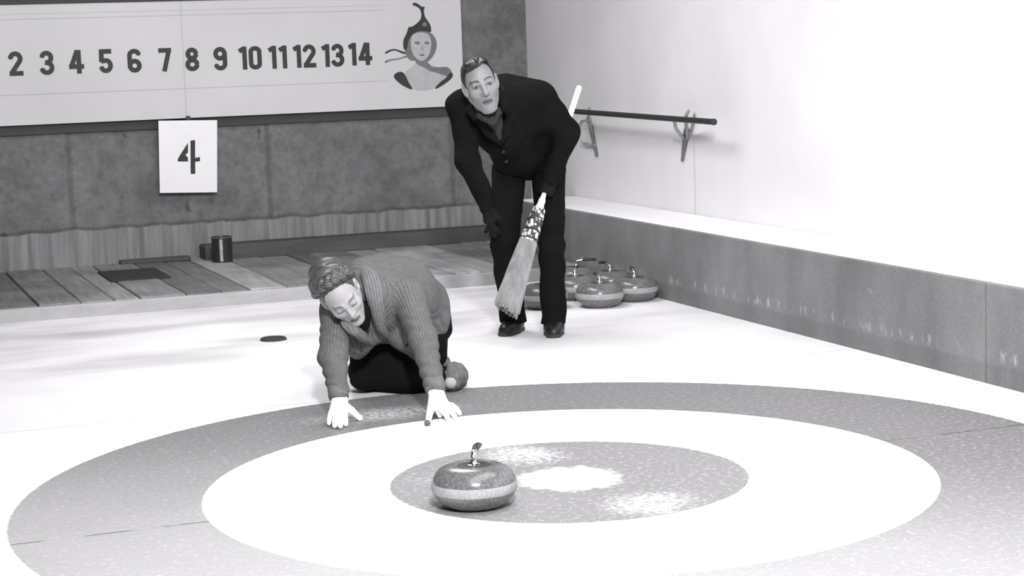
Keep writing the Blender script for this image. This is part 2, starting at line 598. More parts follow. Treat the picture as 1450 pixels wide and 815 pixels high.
# ================================================================== SCOREBOARD
BY = 7.115
def board_material():
    m, nt, b = new_mat('scoreboard_paint')
    h = NT(nt)
    co = h.coord()
    X, Y, Z = h.sep(co)
    c = h.remap(h.noise(co, 2.0, 4), 0.3, 0.7, 0.55, 0.60)
    for z0, w, s in ((1.262, 0.004, 0.22), (1.792, 0.004, 0.16), (1.758, 0.004, 0.22)):
        d = h.math('ABSOLUTE', h.math('SUBTRACT', Z, z0))
        msk = h.math('MULTIPLY', h.math('SUBTRACT', 1.0, h.step(d, w * 0.5, w * 1.5)), h.math('SUBTRACT', 1.0, h.step(X, 1.50, 1.60)))
        c = h.math('MULTIPLY', c, h.math('SUBTRACT', 1.0, h.math('MULTIPLY', msk, s)))
    d = h.math('ABSOLUTE', h.math('SUBTRACT', X, 0.107))
    c = h.math('MULTIPLY', c, h.math('ADD', 0.86, h.math('MULTIPLY', h.step(d, 0.003, 0.009), 0.14)))
    nt.links.new(h.grey(c), b.inputs['Base Color'])
    b.inputs['Roughness'].default_value = 0.65
    return m
board_root = empty('scoreboard', (0.3, 7.2, 1.06))
tag(board_root, 'long white scoreboard with black numbers on the concrete back wall', 'scoreboard')
def on_board(mb_, name, m, parent=board_root, smooth=False):
    o = mb_.build(name, m, parent, smooth)
    p = parent
    off = Vector((0, 0, 0))
    while p is not None:
        off += p.location
        p = p.parent
    o.data.transform(Matrix.Translation(-off))
    return o
panel = MB().box((-1.9, BY, 1.062), (2.12, 7.17, 1.855)).build('panel', board_material())
panel.parent = board_root
panel.matrix_parent_inverse = Matrix.Translation(-board_root.location)
m_rail_shade = mat('rail_and_shade', 62, 0.7, 0.1, 8)
on_board(MB().box((-1.9, 7.165, 0.995), (2.10, 7.2, 1.84)), 'backing_shade', m_rail_shade)  # drops below the panel as a dark strip standing in for its shadow
on_board(MB().box((-1.9, 7.10, 1.856), (2.125, 7.2, 1.90)), 'top_rail', m_rail_shade)
m_black = mat('black_paint', 48, 0.6, 0.12, 20, fine=0.05)

def arc(cx, cz, rx, rz, a0, a1, n=14):
    return [(cx + rx * math.cos(math.radians(a0 + (a1 - a0) * i / n)), cz + rz * math.sin(math.radians(a0 + (a1 - a0) * i / n))) for i in range(n + 1)]
W0 = 0.20
DIG = {
    '0': ([arc(.30, .76, .19, .15, 180, 0) + arc(.30, .24, .19, .15, 0, -180) + [(.11, .76)]], .60),
    '1': ([[(.30, 0), (.30, 1.0)], [(.33, .93), (.21, .88), (.06, .80)]], .42),
    '2': ([arc(.30, .70, .20, .21, 175, -25) + [(.12, .10)], [(.03, .09), (.60, .09)]], .62),
    '3': ([arc(.29, .71, .19, .20, 170, -80) + [(.22, .53)], arc(.29, .30, .21, .21, 80, -170), [(.22, .52), (.34, .50)]], .60),
    '4': ([[(.45, 0), (.45, 1.0)], [(.40, .98), (.13, .30)], [(.03, .30), (.66, .30)]], .68),
    '5': ([[(.56, .91), (.10, .91)], [(.14, 1.0), (.12, .47)], [(.12, .52)] + arc(.30, .31, .20, .22, 120, -170)], .62),
    '6': ([arc(.31, .72, .20, .19, 15, 180) + arc(.31, .29, .20, .20, 180, 540) ], .62),
    '7': ([[(.02, .90), (.58, .90)], [(.48, .92), (.24, 0)]], .60),
    '8': ([arc(.30, .73, .18, .18, 0, 360), arc(.30, .28, .21, .19, 0, 360)], .62),
    '9': ([arc(.31, .28, .20, .19, -165, 0) + arc(.31, .71, .20, .20, 0, 360)], .62),
}
def numeral(txt, cx, cz, hgt, name='numeral'):
    ws = [DIG[c][1] for c in txt]
    gap = 0.05
    tot = sum(ws) + gap * (len(ws) - 1)
    mb_ = MB()
    ox = -tot / 2
    lvl = 0
    for c, w in zip(txt, ws):
        for st in DIG[c][0]:
            pts = [V(ox + px, pz - 0.5) for px, pz in st]
            for i in range(len(pts) - 1):
                a, b_ = pts[i], pts[i + 1]
                d = nrm(b_ - a); nn = V(-d[1], d[0]) * W0 / 2
                yy = BY - 0.0025 - 0.00004 * (lvl % 9)
                lvl += 1
                poly = [a + nn, a - nn, b_ - nn, b_ + nn]
                mb_.prism_xz([(cx + p[0] * hgt, cz + p[1] * hgt) for p in poly], yy, BY + 0.001)
                if i:
                    disc = [(cx + (a[0] + W0 / 2 * math.cos(t)) * hgt, cz + (a[1] + W0 / 2 * math.sin(t)) * hgt) for t in np.linspace(0, 2 * PI, 15)[:-1]]
                    mb_.prism_xz(disc, yy - 0.00002, BY + 0.001)
        ox += w + gap
    o = on_board(mb_, name, m_black)
    return fix_normals(o)
for txt, p in (('2', (-1.0069, 1.4695)), ('3', (-0.8056, 1.4674)), ('4', (-0.6135, 1.4680)), ('5', (-0.4171, 1.4662)), ('6', (-0.2258, 1.4622)), ('7', (-0.0179, 1.4624)), ('8', (0.1679, 1.4587)),
               ('9', (0.3606, 1.4572)), ('10', (0.5677, 1.4552)), ('11', (0.7620, 1.4537)), ('12', (0.9535, 1.4548)), ('13', (1.1569, 1.4532)), ('14', (1.3577, 1.4566))):
    numeral(txt, p[0], p[1], 0.158)

# painted portrait, flat layers on the panel
def smooth_poly(pts, it=3):
    P = [V(p) for p in pts]
    for _ in range(it):
        Q = []
        for i in range(len(P)):
            a, b_ = P[i], P[(i + 1) % len(P)]
            Q += [0.75 * a + 0.25 * b_, 0.25 * a + 0.75 * b_]
        P = Q
    return [tuple(p) for p in P]
port_root = bpy.data.objects.new('portrait', None)
COL.objects.link(port_root)
port_root.parent = board_root
port_root['label'] = 'painted portrait of a woman in a dark cap with a curled tip'
m_skin_paint = mat('portrait_skin_paint', 176, 0.7, 0.10, 30)
m_mid_paint = mat('portrait_mid_paint', 112, 0.7, 0.2, 40)
m_dark_paint = mat('portrait_dark_paint', 52, 0.7, 0.2, 30)
def layer(name, pts, m, d, it=3):
    o = on_board(MB().prism_xz(smooth_poly(pts, it), BY - d, BY + 0.001), name, m, port_root)
    return fix_normals(o)
layer('shoulders', [(1.6693, 1.3092), (1.7236, 1.3474), (1.7613, 1.3661), (1.7578, 1.4063), (1.8264, 1.4040), (1.8829, 1.3569), (1.9621, 1.3391), (2.0352, 1.2962), (2.0015, 1.2570), (1.9135, 1.1947), (1.8170, 1.1783), (1.7328, 1.1916)], m_skin_paint, 0.0015)
layer('bodice', [(1.5898, 1.2921), (1.6225, 1.3209), (1.6647, 1.3244), (1.6894, 1.2885), (1.7086, 1.2427), (1.7431, 1.1862), (1.6860, 1.2085), (1.6297, 1.2456)], m_dark_paint, 0.0022)
layer('bodice', [(2.0457, 1.2908), (2.0251, 1.3117), (1.9912, 1.2675), (1.9364, 1.2342), (1.8974, 1.1928), (1.9132, 1.1897), (1.9787, 1.2225), (2.0338, 1.2609)], m_dark_paint, 0.0022)
layer('frill', [(1.8459, 1.3632), (1.8878, 1.3467), (1.9516, 1.3445), (2.0052, 1.3477), (2.0410, 1.3061), (2.0128, 1.2718), (1.9600, 1.2888), (1.9076, 1.3108), (1.8547, 1.3177)], m_mid_paint, 0.0019)
layer('hair', [(1.6840, 1.5285), (1.6966, 1.5779), (1.7347, 1.6067), (1.8088, 1.6147), (1.8926, 1.5923), (1.9277, 1.5412), (1.9310, 1.4910), (1.9072, 1.4315), (1.8574, 1.3829), (1.8248, 1.3639), (1.7732, 1.3958), (1.7205, 1.3975), (1.6908, 1.4434)], m_mid_paint, 0.0026)
layer('face', [(1.7317, 1.5370), (1.7496, 1.5864), (1.8135, 1.5996), (1.8710, 1.5829), (1.8901, 1.5323), (1.8819, 1.4624), (1.8533, 1.4132), (1.8152, 1.3893), (1.7736, 1.4058), (1.7388, 1.4569)], m_skin_paint, 0.0032)
layer('cap', [(1.6775, 1.4987), (1.6796, 1.5485), (1.7134, 1.6023), (1.7202, 1.6370), (1.7517, 1.6362), (1.8061, 1.6746), (1.8232, 1.7041), (1.8200, 1.7540), (1.7894, 1.7796), (1.7530, 1.7904), (1.7696, 1.8099), (1.8058, 1.7941), (1.8261, 1.7738), (1.8527, 1.7781), (1.8411, 1.7535), (1.8445, 1.7085), (1.8694, 1.6730), (1.8894, 1.6425), (1.8924, 1.5873), (1.8507, 1.6035), (1.7926, 1.6051), (1.7441, 1.5815), (1.7159, 1.5375), (1.7024, 1.4680), (1.6818, 1.4787)], m_dark_paint, 0.0038, 2)
layer('cap_badge', [(1.8268, 1.6641), (1.8534, 1.6684), (1.8631, 1.6481), (1.8466, 1.6336), (1.8257, 1.6392)], m_mid_paint, 0.0042)
layer('ribbon', [(1.7121, 1.4478), (1.6803, 1.4438), (1.6495, 1.4597), (1.6135, 1.4758), (1.5765, 1.4670), (1.5443, 1.4481), (1.5398, 1.4632), (1.5772, 1.4819), (1.6192, 1.4856), (1.6604, 1.4694), (1.6915, 1.4584)], m_dark_paint, 0.0021)
layer('ribbon', [(1.7112, 1.4278), (1.6685, 1.4142), (1.6157, 1.4060), (1.5737, 1.4024), (1.5415, 1.3835), (1.5317, 1.3988), (1.5689, 1.4125), (1.6214, 1.4158), (1.6690, 1.4242), (1.7011, 1.4381)], m_mid_paint, 0.0021)
for ex in (590.5, 604.5):
    pass
layer('eye', [(1.7576, 1.5263), (1.7791, 1.5356), (1.8050, 1.5248), (1.7991, 1.5100), (1.7675, 1.5110)], m_mid_paint, 0.0036)
layer('eye', [(1.8315, 1.5241), (1.8530, 1.5334), (1.8791, 1.5226), (1.8679, 1.5079), (1.8414, 1.5087)], m_mid_paint, 0.0036)
layer('mouth', [(1.7909, 1.4402), (1.8122, 1.4446), (1.8385, 1.4387), (1.8274, 1.4265), (1.8009, 1.4274)], m_mid_paint, 0.0036)
layer('nose', [(1.8150, 1.5095), (1.8229, 1.5093), (1.8292, 1.4691), (1.8078, 1.4647)], mat('portrait_shade_paint', 150, 0.7, 0.1, 30), 0.0036)
layer('neck_scarf', [(1.7626, 1.3961), (1.8148, 1.3793), (1.8574, 1.3829), (1.8929, 1.3415), (1.8551, 1.3278), (1.8138, 1.3543), (1.7721, 1.3707)], m_mid_paint, 0.0024)

# sheet number card
card_root = empty('number_card', (0.115, 7.113, 0.545))
tag(card_root, 'white card with stencilled black 4 hanging below the scoreboard', 'sign')
m_card = mat('card_white', 236, 0.6, 0.03, 4)
on_board(MB().prism_xz([(-0.0905, 1.0515), (-0.1090, 0.5610), (0.2850, 0.5431), (0.3118, 1.0385)], 7.095, 7.103), 'card', m_card, card_root)
mb = MB()
def four(pts):
    mb.prism_xz(pts, 7.0925, 7.0955)
four([(0.0244, 0.7811), (0.0378, 0.8046), (0.0957, 0.8839), (0.1025, 0.8932), (0.0988, 0.8257), (0.0795, 0.8121), (0.0969, 0.7919), (0.0954, 0.7653), (0.0261, 0.7689)])
four([(0.1198, 0.9069), (0.1522, 0.9102), (0.1408, 0.6779), (0.1087, 0.6797)])
four([(0.1453, 0.7870), (0.1784, 0.7925), (0.1792, 0.7634), (0.1439, 0.7603)])
fix_normals(on_board(mb, 'stencil_numeral', m_black, card_root))
on_board(MB().box((0.10, 7.1035, 0.99), (0.13, 7.1145, 1.075)), 'hanging_tab', m_rail_shade, card_root)

# ================================================================== THINGS ON THE DECK
m_timber = mat('dark_timber', 80, 0.8, 0.25, 3, (1, 5, 5), bump=0.2)
tb = fix_normals(MB().bbox((0.16, 6.98, 0.086), (2.34, 7.195, 0.185), 0.01).build('timber_beam', m_timber))
tag(tb, 'long dark timber lying against the foot of the back wall', 'beam')
m_rubber = mat('black_rubber', 52, 0.8, 0.15, 18)
mt = fix_normals(MB().bbox((-0.615, 6.10, 0.0875), (-0.235, 6.70, 0.095), 0.004).build('rubber_mat', m_rubber))
tag(mt, 'small dark rubber mat lying flat on the plank deck', 'mat')
bd = fix_normals(MB().bbox((-0.40, 7.10, 0.0875), (0.08, 7.19, 0.112), 0.006).build('scrap_board', m_timber))
tag(bd, 'short dark board at the wall foot behind the rubber mat', 'board')

can = empty('metal_can', (0.245, 6.83, 0.0875))
tag(can, 'dark metal can with a painted highlight stripe standing on the plank deck', 'can')
m_can = mat('dark_can_metal', 44, 0.35, 0.15, 14)
m_canrim = mat('can_rim_metal', 90, 0.35, 0.1, 20)
auto_smooth(MB().lathe([(0, 0), (0.066, 0), (0.069, 0.004), (0.069, 0.166), (0.066, 0.17), (0.062, 0.17), (0.061, 0.165), (0.061, 0.02), (0, 0.02)], 40).build('can_body', m_can, can))
auto_smooth(MB().lathe([(0.068, 0.163), (0.072, 0.165), (0.072, 0.172), (0.066, 0.173)], 40, close=True).build('rim', m_canrim, can))
mb = MB()
vs, fs = [], []
for i in range(7):
    a = math.radians(-110 + (i - 3) * 2.7 + 4)
    for z in (0.008, 0.158):
        vs.append((0.0698 * math.cos(a), 0.0698 * math.sin(a), z))
for i in range(6):
    fs.append((2 * i, 2 * i + 2, 2 * i + 3, 2 * i + 1))
mb.add(vs, fs).build('highlight_strip', mat('highlight_strip', 170, 0.8, 0.35, 40), can)  # highlight of the glossy can, put on as a pale strip

# hack set in the ice
hk = empty('rubber_hack', (-0.150, 3.672, 0.0))
tag(hk, 'black rubber foothold set in the white ice left of the kneeling woman', 'hack')
auto_smooth(MB().lathe([(0, 0.004), (0.03, 0.005), (0.045, 0.010), (0.060, 0.014), (0.066, 0.010), (0.07, 0.001), (0.0, 0.001)], 32).build('rubber_cup', m_rubber, hk))
mb = MB()
for i in range(5):
    mb.bbox((-0.045, -0.034 + i * 0.015, 0.006), (0.045, -0.027 + i * 0.015, 0.014), 0.001)
fix_normals(mb.build('tread', m_rubber, hk))

# ================================================================== WALL POLE ON HOOKS
pole = empty('wall_pole', (2.47, 4.85, 1.02))
tag(pole, 'dark round pole hung level along the white side wall', 'pole')
m_pole = mat('dark_pole_wood', 44, 0.5, 0.15, 10, (6, 1, 6))
p0, p1 = (2.4900, 5.9436, 1.0255), (2.4900, 3.8476, 1.0007)
pl_ = MB().tube([V(p0) - V(2.47, 4.85, 1.02), V(p1) - V(2.47, 4.85, 1.02)], 0.0175, 18).build('shaft', m_pole, pole)
auto_smooth(pl_)
d = nrm(V(p1) - V(p0))
e = V(p1) - V(2.47, 4.85, 1.02)
auto_smooth(MB().tube([e - d * 0.012, e + d * 0.004, e + d * 0.007], [0.0192, 0.0192, 0.012], 18).build('end_cap', m_black, pole))
m_hook = mat('hook_wood', 150, 0.6, 0.2, 20)
m_hookd = mat('hook_dark', 96, 0.6, 0.2, 20)
def hook(label, base, arms, tail, tail_w):
    b0 = V(base)
    rt = empty('wall_hook', tuple(b0))
    tag(rt, label, 'hook', 'hooks carrying the wall pole')
    t = [V(p) - b0 for p in tail]
    auto_smooth(MB().tube(t, tail_w, 10).build('back_strip', m_hookd, rt))
    for a in arms:
        pts = [V(p) - b0 for p in a]
        auto_smooth(MB().tube(pts, [0.011] * (len(pts) - 1) + [0.008], 10).build('arm', m_hook, rt))
    return rt
hook('pale wall hook under the free right end of the pole', (2.6370, 4.5463, 0.8786),
     [[(2.6370, 4.5465, 0.8743), (2.5800, 4.4847, 0.9086), (2.5300, 4.4364, 0.9502), (2.5000, 4.3901, 0.9988), (2.4950, 4.3687, 1.0203)],
      [(2.6370, 4.4973, 0.8801), (2.5800, 4.3860, 0.9366), (2.5300, 4.2987, 0.9910), (2.5150, 4.2560, 1.0299), (2.5200, 4.2270, 1.0591)],
      [(2.6370, 4.4672, 0.8979), (2.5900, 4.3286, 0.9627), (2.5500, 4.2252, 1.0083), (2.5300, 4.1731, 1.0431)]],
     [(2.6370, 4.5040, 0.9394), (2.6370, 4.5266, 0.8792), (2.6370, 4.5602, 0.8012), (2.6370, 4.5831, 0.7403)], [0.017, 0.020, 0.012, 0.008])
hook('dark wall hook beside the bending man at the covered end of the pole', (2.6370, 5.9853, 0.8876),
     [[(2.6370, 5.9857, 0.8828), (2.5800, 5.8710, 0.9357), (2.5300, 5.7726, 0.9870), (2.5100, 5.7221, 1.0261), (2.5100, 5.7079, 1.0542)],
      [(2.6370, 5.9313, 0.7891), (2.6300, 6.0252, 0.7911), (2.6200, 6.0878, 0.7991), (2.6000, 6.1009, 0.8189)],
      [(2.6370, 5.9828, 0.9210), (2.6000, 5.9904, 0.9606), (2.5700, 5.9935, 0.9524), (2.5600, 6.0221, 0.9140)]],
     [(2.6370, 6.0403, 0.9771), (2.6370, 5.9853, 0.8876), (2.6370, 5.9432, 0.7935), (2.6370, 5.9121, 0.7184)], [0.012, 0.014, 0.012, 0.010])

# ================================================================== CURLING STONES
def granite(name, g, rough, sp):
    m, nt, b = new_mat(name)
    h = NT(nt)
    co = h.coord()
    n = h.noise(co, 130, 3, 0.7)
    n2 = h.noise(co, 16, 3)
    c = h.remap(n, 0.3, 0.7, lin(g) * (1 - sp), lin(g) * (1 + sp))
    c = h.math('MULTIPLY', c, h.remap(n2, 0.3, 0.7, 0.88, 1.12))
    nt.links.new(h.grey(c), b.inputs['Base Color'])
    b.inputs['Roughness'].default_value = rough
    b.inputs['Specular IOR Level'].default_value = 0.5
    return m
m_gran = granite('polished_granite', 100, 0.22, 0.45)
m_band = granite('rough_granite_band', 150, 0.75, 0.2)
m_dish = granite('dark_dish', 48, 0.4, 0.3)
m_chrome = mat('chrome', 215, 0.12, 0.02, 10, metal=1.0)
m_grip = mat('black_grip', 40, 0.3, 0.1, 10)
def curve(pts, n=6):
    P = [V(p) for p in pts]
    P = [2 * P[0] - P[1]] + P + [2 * P[-1] - P[-2]]
    out = []
    for i in range(1, len(P) - 2):
        for k in range(n):
            t = k / n
            a, b_, c, d_ = P[i - 1], P[i], P[i + 1], P[i + 2]
            out.append(0.5 * ((2 * b_) + (c - a) * t + (2 * a - 5 * b_ + 4 * c - d_) * t * t + (3 * b_ - a - 3 * c + d_) * t ** 3))
    out.append(P[-2])
    return out
prof_low = [(0.0, 0.004), (0.058, 0.004), (0.062, 0.0), (0.070, 0.0), (0.080, 0.002), (0.098, 0.009), (0.114, 0.019), (0.127, 0.032), (0.1335, 0.044), (0.1355, 0.050)]
prof_top = [(0.1355, 0.066), (0.1345, 0.074), (0.130, 0.085), (0.121, 0.096), (0.108, 0.105), (0.092, 0.1115), (0.076, 0.1150), (0.064, 0.1160), (0.058, 0.1150), (0.055, 0.1115), (0.0, 0.1115)]
def make_stone():
    rt = empty('curling_stone', (0, 0, 0))
    auto_smooth(MB().lathe(prof_low + [(0.1350, 0.0505), (0.1350, 0.0680)] + prof_top, 64).build('stone_body', m_gran, rt), 50)
    auto_smooth(MB().lathe([(0.130, 0.045), (0.1348, 0.0455), (0.1372, 0.051), (0.1378, 0.058), (0.1372, 0.066), (0.1358, 0.0710), (0.130, 0.072)], 64, close=True).build('striking_band', m_band, rt), 50)
    auto_smooth(MB().lathe([(0.0, 0.1135), (0.050, 0.1135), (0.054, 0.1130), (0.054, 0.110), (0.0, 0.110)], 40).build('dish', m_dish, rt))
    hd = auto_smooth(MB().lathe([(0, 0.113), (0.022, 0.113), (0.022, 0.118), (0.014, 0.122), (0.010, 0.128), (0.009, 0.142), (0, 0.142)], 24).build('handle', m_chrome, rt), 40)
    neck = curve([(0, 0, 0.130), (0.0, 0, 0.146), (0.008, 0, 0.160), (0.026, 0, 0.168), (0.042, 0, 0.170)])
    auto_smooth(MB().tube(neck, 0.0085, 12).build('neck', m_chrome, hd), 60)
    grip = curve([(0.038, 0, 0.170), (0.060, 0, 0.172), (0.085, 0, 0.1725), (0.110, 0, 0.170), (0.124, 0, 0.166)])
    n = len(grip)
    auto_smooth(MB().tube(grip, [0.010 + 0.0035 * math.sin(PI * i / (n - 1)) for i in range(n)], 14).build('grip', m_grip, hd), 60)
    tip = [(0.122, 0, 0.1665), (0.129, 0, 0.164), (0.134, 0, 0.162)]
    auto_smooth(MB().tube(tip, [0.0115, 0.0105, 0.005], 14).build('end_cap', m_chrome, hd), 60)
    # heights: a tall old-style stone with a low handle
    for o in rt.children_recursive:
        on_handle = o is hd or o.parent is hd
        for v in o.data.vertices:
            v.co.z = 0.113 * 1.18 + (v.co.z - 0.113) * 0.72 if on_handle else v.co.z * 1.18
    return rt
stone = make_stone()
stone.location = (-0.4095, -0.215, 0.0005)
stone.rotation_euler.z = math.radians(62)
tag(stone, 'lone granite curling stone gliding inside the inner ring', 'curling stone', 'curling stones')
for (sx, sy, rz, lab) in ((1.765, 3.865, 80, 'front curling stone of the parked cluster, fully in view'),
                          (2.035, 3.990, 75, 'curling stone at the right end of the parked cluster by the side boards'),
                          (1.475, 3.990, 40, 'curling stone parked half behind the leg of the standing man'),
                          (1.775, 4.250, 60, 'parked curling stone right behind the front one, between it and the deck'),
                          (2.045, 4.360, 95, 'parked curling stone against the side boards, second from the open ice'),
                          (1.960, 4.680, -20, 'rearmost curling stone of the cluster, nearest the plank deck')):
    s_ = copy_tree(stone)
    s_.location = (sx, sy, 0.0005)
    s_.rotation_euler.z = math.radians(rz)
    tag(s_, lab, 'curling stone', 'curling stones')

# ================================================================== PEOPLE
m_skin_m = None
def tint_mat(name, rough, spec=0.35, bump=0.0, scale=60, amp=0.06):
    """own colour comes from the per-vertex value (skin, lips, brows...)"""
    m, nt, b = new_mat(name)
    h = NT(nt)
    t = h.attr('tint')['Fac']
    n = h.noise(h.coord(), scale, 3)
    nt.links.new(h.grey(h.math('MULTIPLY', t, h.remap(n, 0.3, 0.7, 1 - amp, 1 + amp))), b.inputs['Base Color'])
    b.inputs['Roughness'].default_value = rough
    b.inputs['Specular IOR Level'].default_value = spec
    if bump: h.bump(b, n, bump, 0.003)
    return m
def hair_mat(name, g0, g1, scale, rough=0.4, bump=0.3):
    m, nt, b = new_mat(name)
    h = NT(nt)
    r = h.attr('rib')['Fac']
    s_ = h.math('ADD', h.math('MULTIPLY', h.math('SINE', h.math('MULTIPLY', r, 2 * PI)), 0.5), 0.5)
    n = h.noise(h.coord(), scale, 3)
    c = h.remap(h.math('ADD', h.math('MULTIPLY', s_, 0.5), h.math('MULTIPLY', n, 0.5)), 0.25, 0.75, lin(g0), lin(g1))
    nt.links.new(h.grey(c), b.inputs['Base Color'])
    b.inputs['Roughness'].default_value = rough
    b.inputs['Specular IOR Level'].default_value = 0.5
    h.bump(b, s_, bump, 0.002)
    return m
def knit_mat(name, g, amp=0.22):
    m, nt, b = new_mat(name)
    h = NT(nt)
    r = h.attr('rib')['Fac']
    s_ = h.math('ADD', h.math('MULTIPLY', h.math('SINE', h.math('MULTIPLY', r, 2 * PI)), 0.5), 0.5)
    n = h.noise(h.coord(), 45, 3)
    n2 = h.noise(h.coord(), 240, 2)
    c = h.remap(s_, 0, 1, lin(g) * (1 - amp), lin(g) * (1 + amp))
    c = h.math('MULTIPLY', c, h.remap(n, 0.3, 0.7, 0.88, 1.12))
    c = h.math('MULTIPLY', c, h.remap(n2, 0.3, 0.7, 0.90, 1.10))
    nt.links.new(h.grey(c), b.inputs['Base Color'])
    b.inputs['Roughness'].default_value = 0.95
    b.inputs['Specular IOR Level'].default_value = 0.1
    h.bump(b, h.math('ADD', s_, h.math('MULTIPLY', n2, 0.5)), 0.35, 0.004)
    return m

def hand(wrist, knuckle, tips, thumb_side, grow=0.0, bulge=(0.3, 0.26), knw=0.027, up=None):
    """segments (a, b, ra, rb) of a palm and five separate fingers; tips = thumb, index, middle, ring, little"""
    w_, k_ = V(wrist), V(knuckle)
    y = nrm(k_ - w_)
    up = V(0, 0, 1) if up is None else nrm(up)
    x = nrm(np.cross(y, up)) * thumb_side
    z = nrm(np.cross(x, y)); z = z if z @ up > 0 else -z
    bases = [k_ + x * o + y * e for o, e in ((knw, -0.004), (knw / 3, 0.003), (-knw / 3, 0.0), (-knw, -0.008))]
    palm, fing = [], []
    for b_, o in zip(bases, (0.014, 0.005, -0.005, -0.014)):
        palm.append((w_ + x * o, b_, 0.0165 + grow, 0.0125 + grow))
    palm.append((bases[0], bases[3], 0.012 + grow, 0.011 + grow))
    rs = ((0.0112, 0.0102, 0.0095, 0.0082), (0.0116, 0.0106, 0.0098, 0.0085), (0.0110, 0.0100, 0.0093, 0.0080), (0.0098, 0.0090, 0.0083, 0.0072))
    for b_, t, r in zip(bases, tips[1:], rs):
        t = V(t)
        L = np.linalg.norm(t - b_)
        p1 = b_ + (t - b_) * 0.42 + z * bulge[0] * L * 0.6
        p2 = b_ + (t - b_) * 0.74 + z * bulge[1] * L * 0.6
        P = [b_, p1, p2, t]
        fing.append([(P[i], P[i + 1], r[i] + grow, r[i + 1] + grow) for i in range(3)])
    tb0 = w_ + (k_ - w_) * 0.30 + x * 0.018
    t = V(tips[0])
    p1 = tb0 + (t - tb0) * 0.5 + z * 0.008 + y * 0.006
    fing.append([(tb0, p1, 0.0155 + grow, 0.0125 + grow), (p1, t, 0.0125 + grow, 0.0088 + grow)])
    return palm, fing
def add_hand(F, hd, k=0.012):
    for a, b_, ra, rb in hd[0]:
        F.cap(a, b_, ra, rb, k)
    for f in hd[1]:
        for a, b_, ra, rb in f:
            F.cap(a, b_, ra, rb, 0.0045)

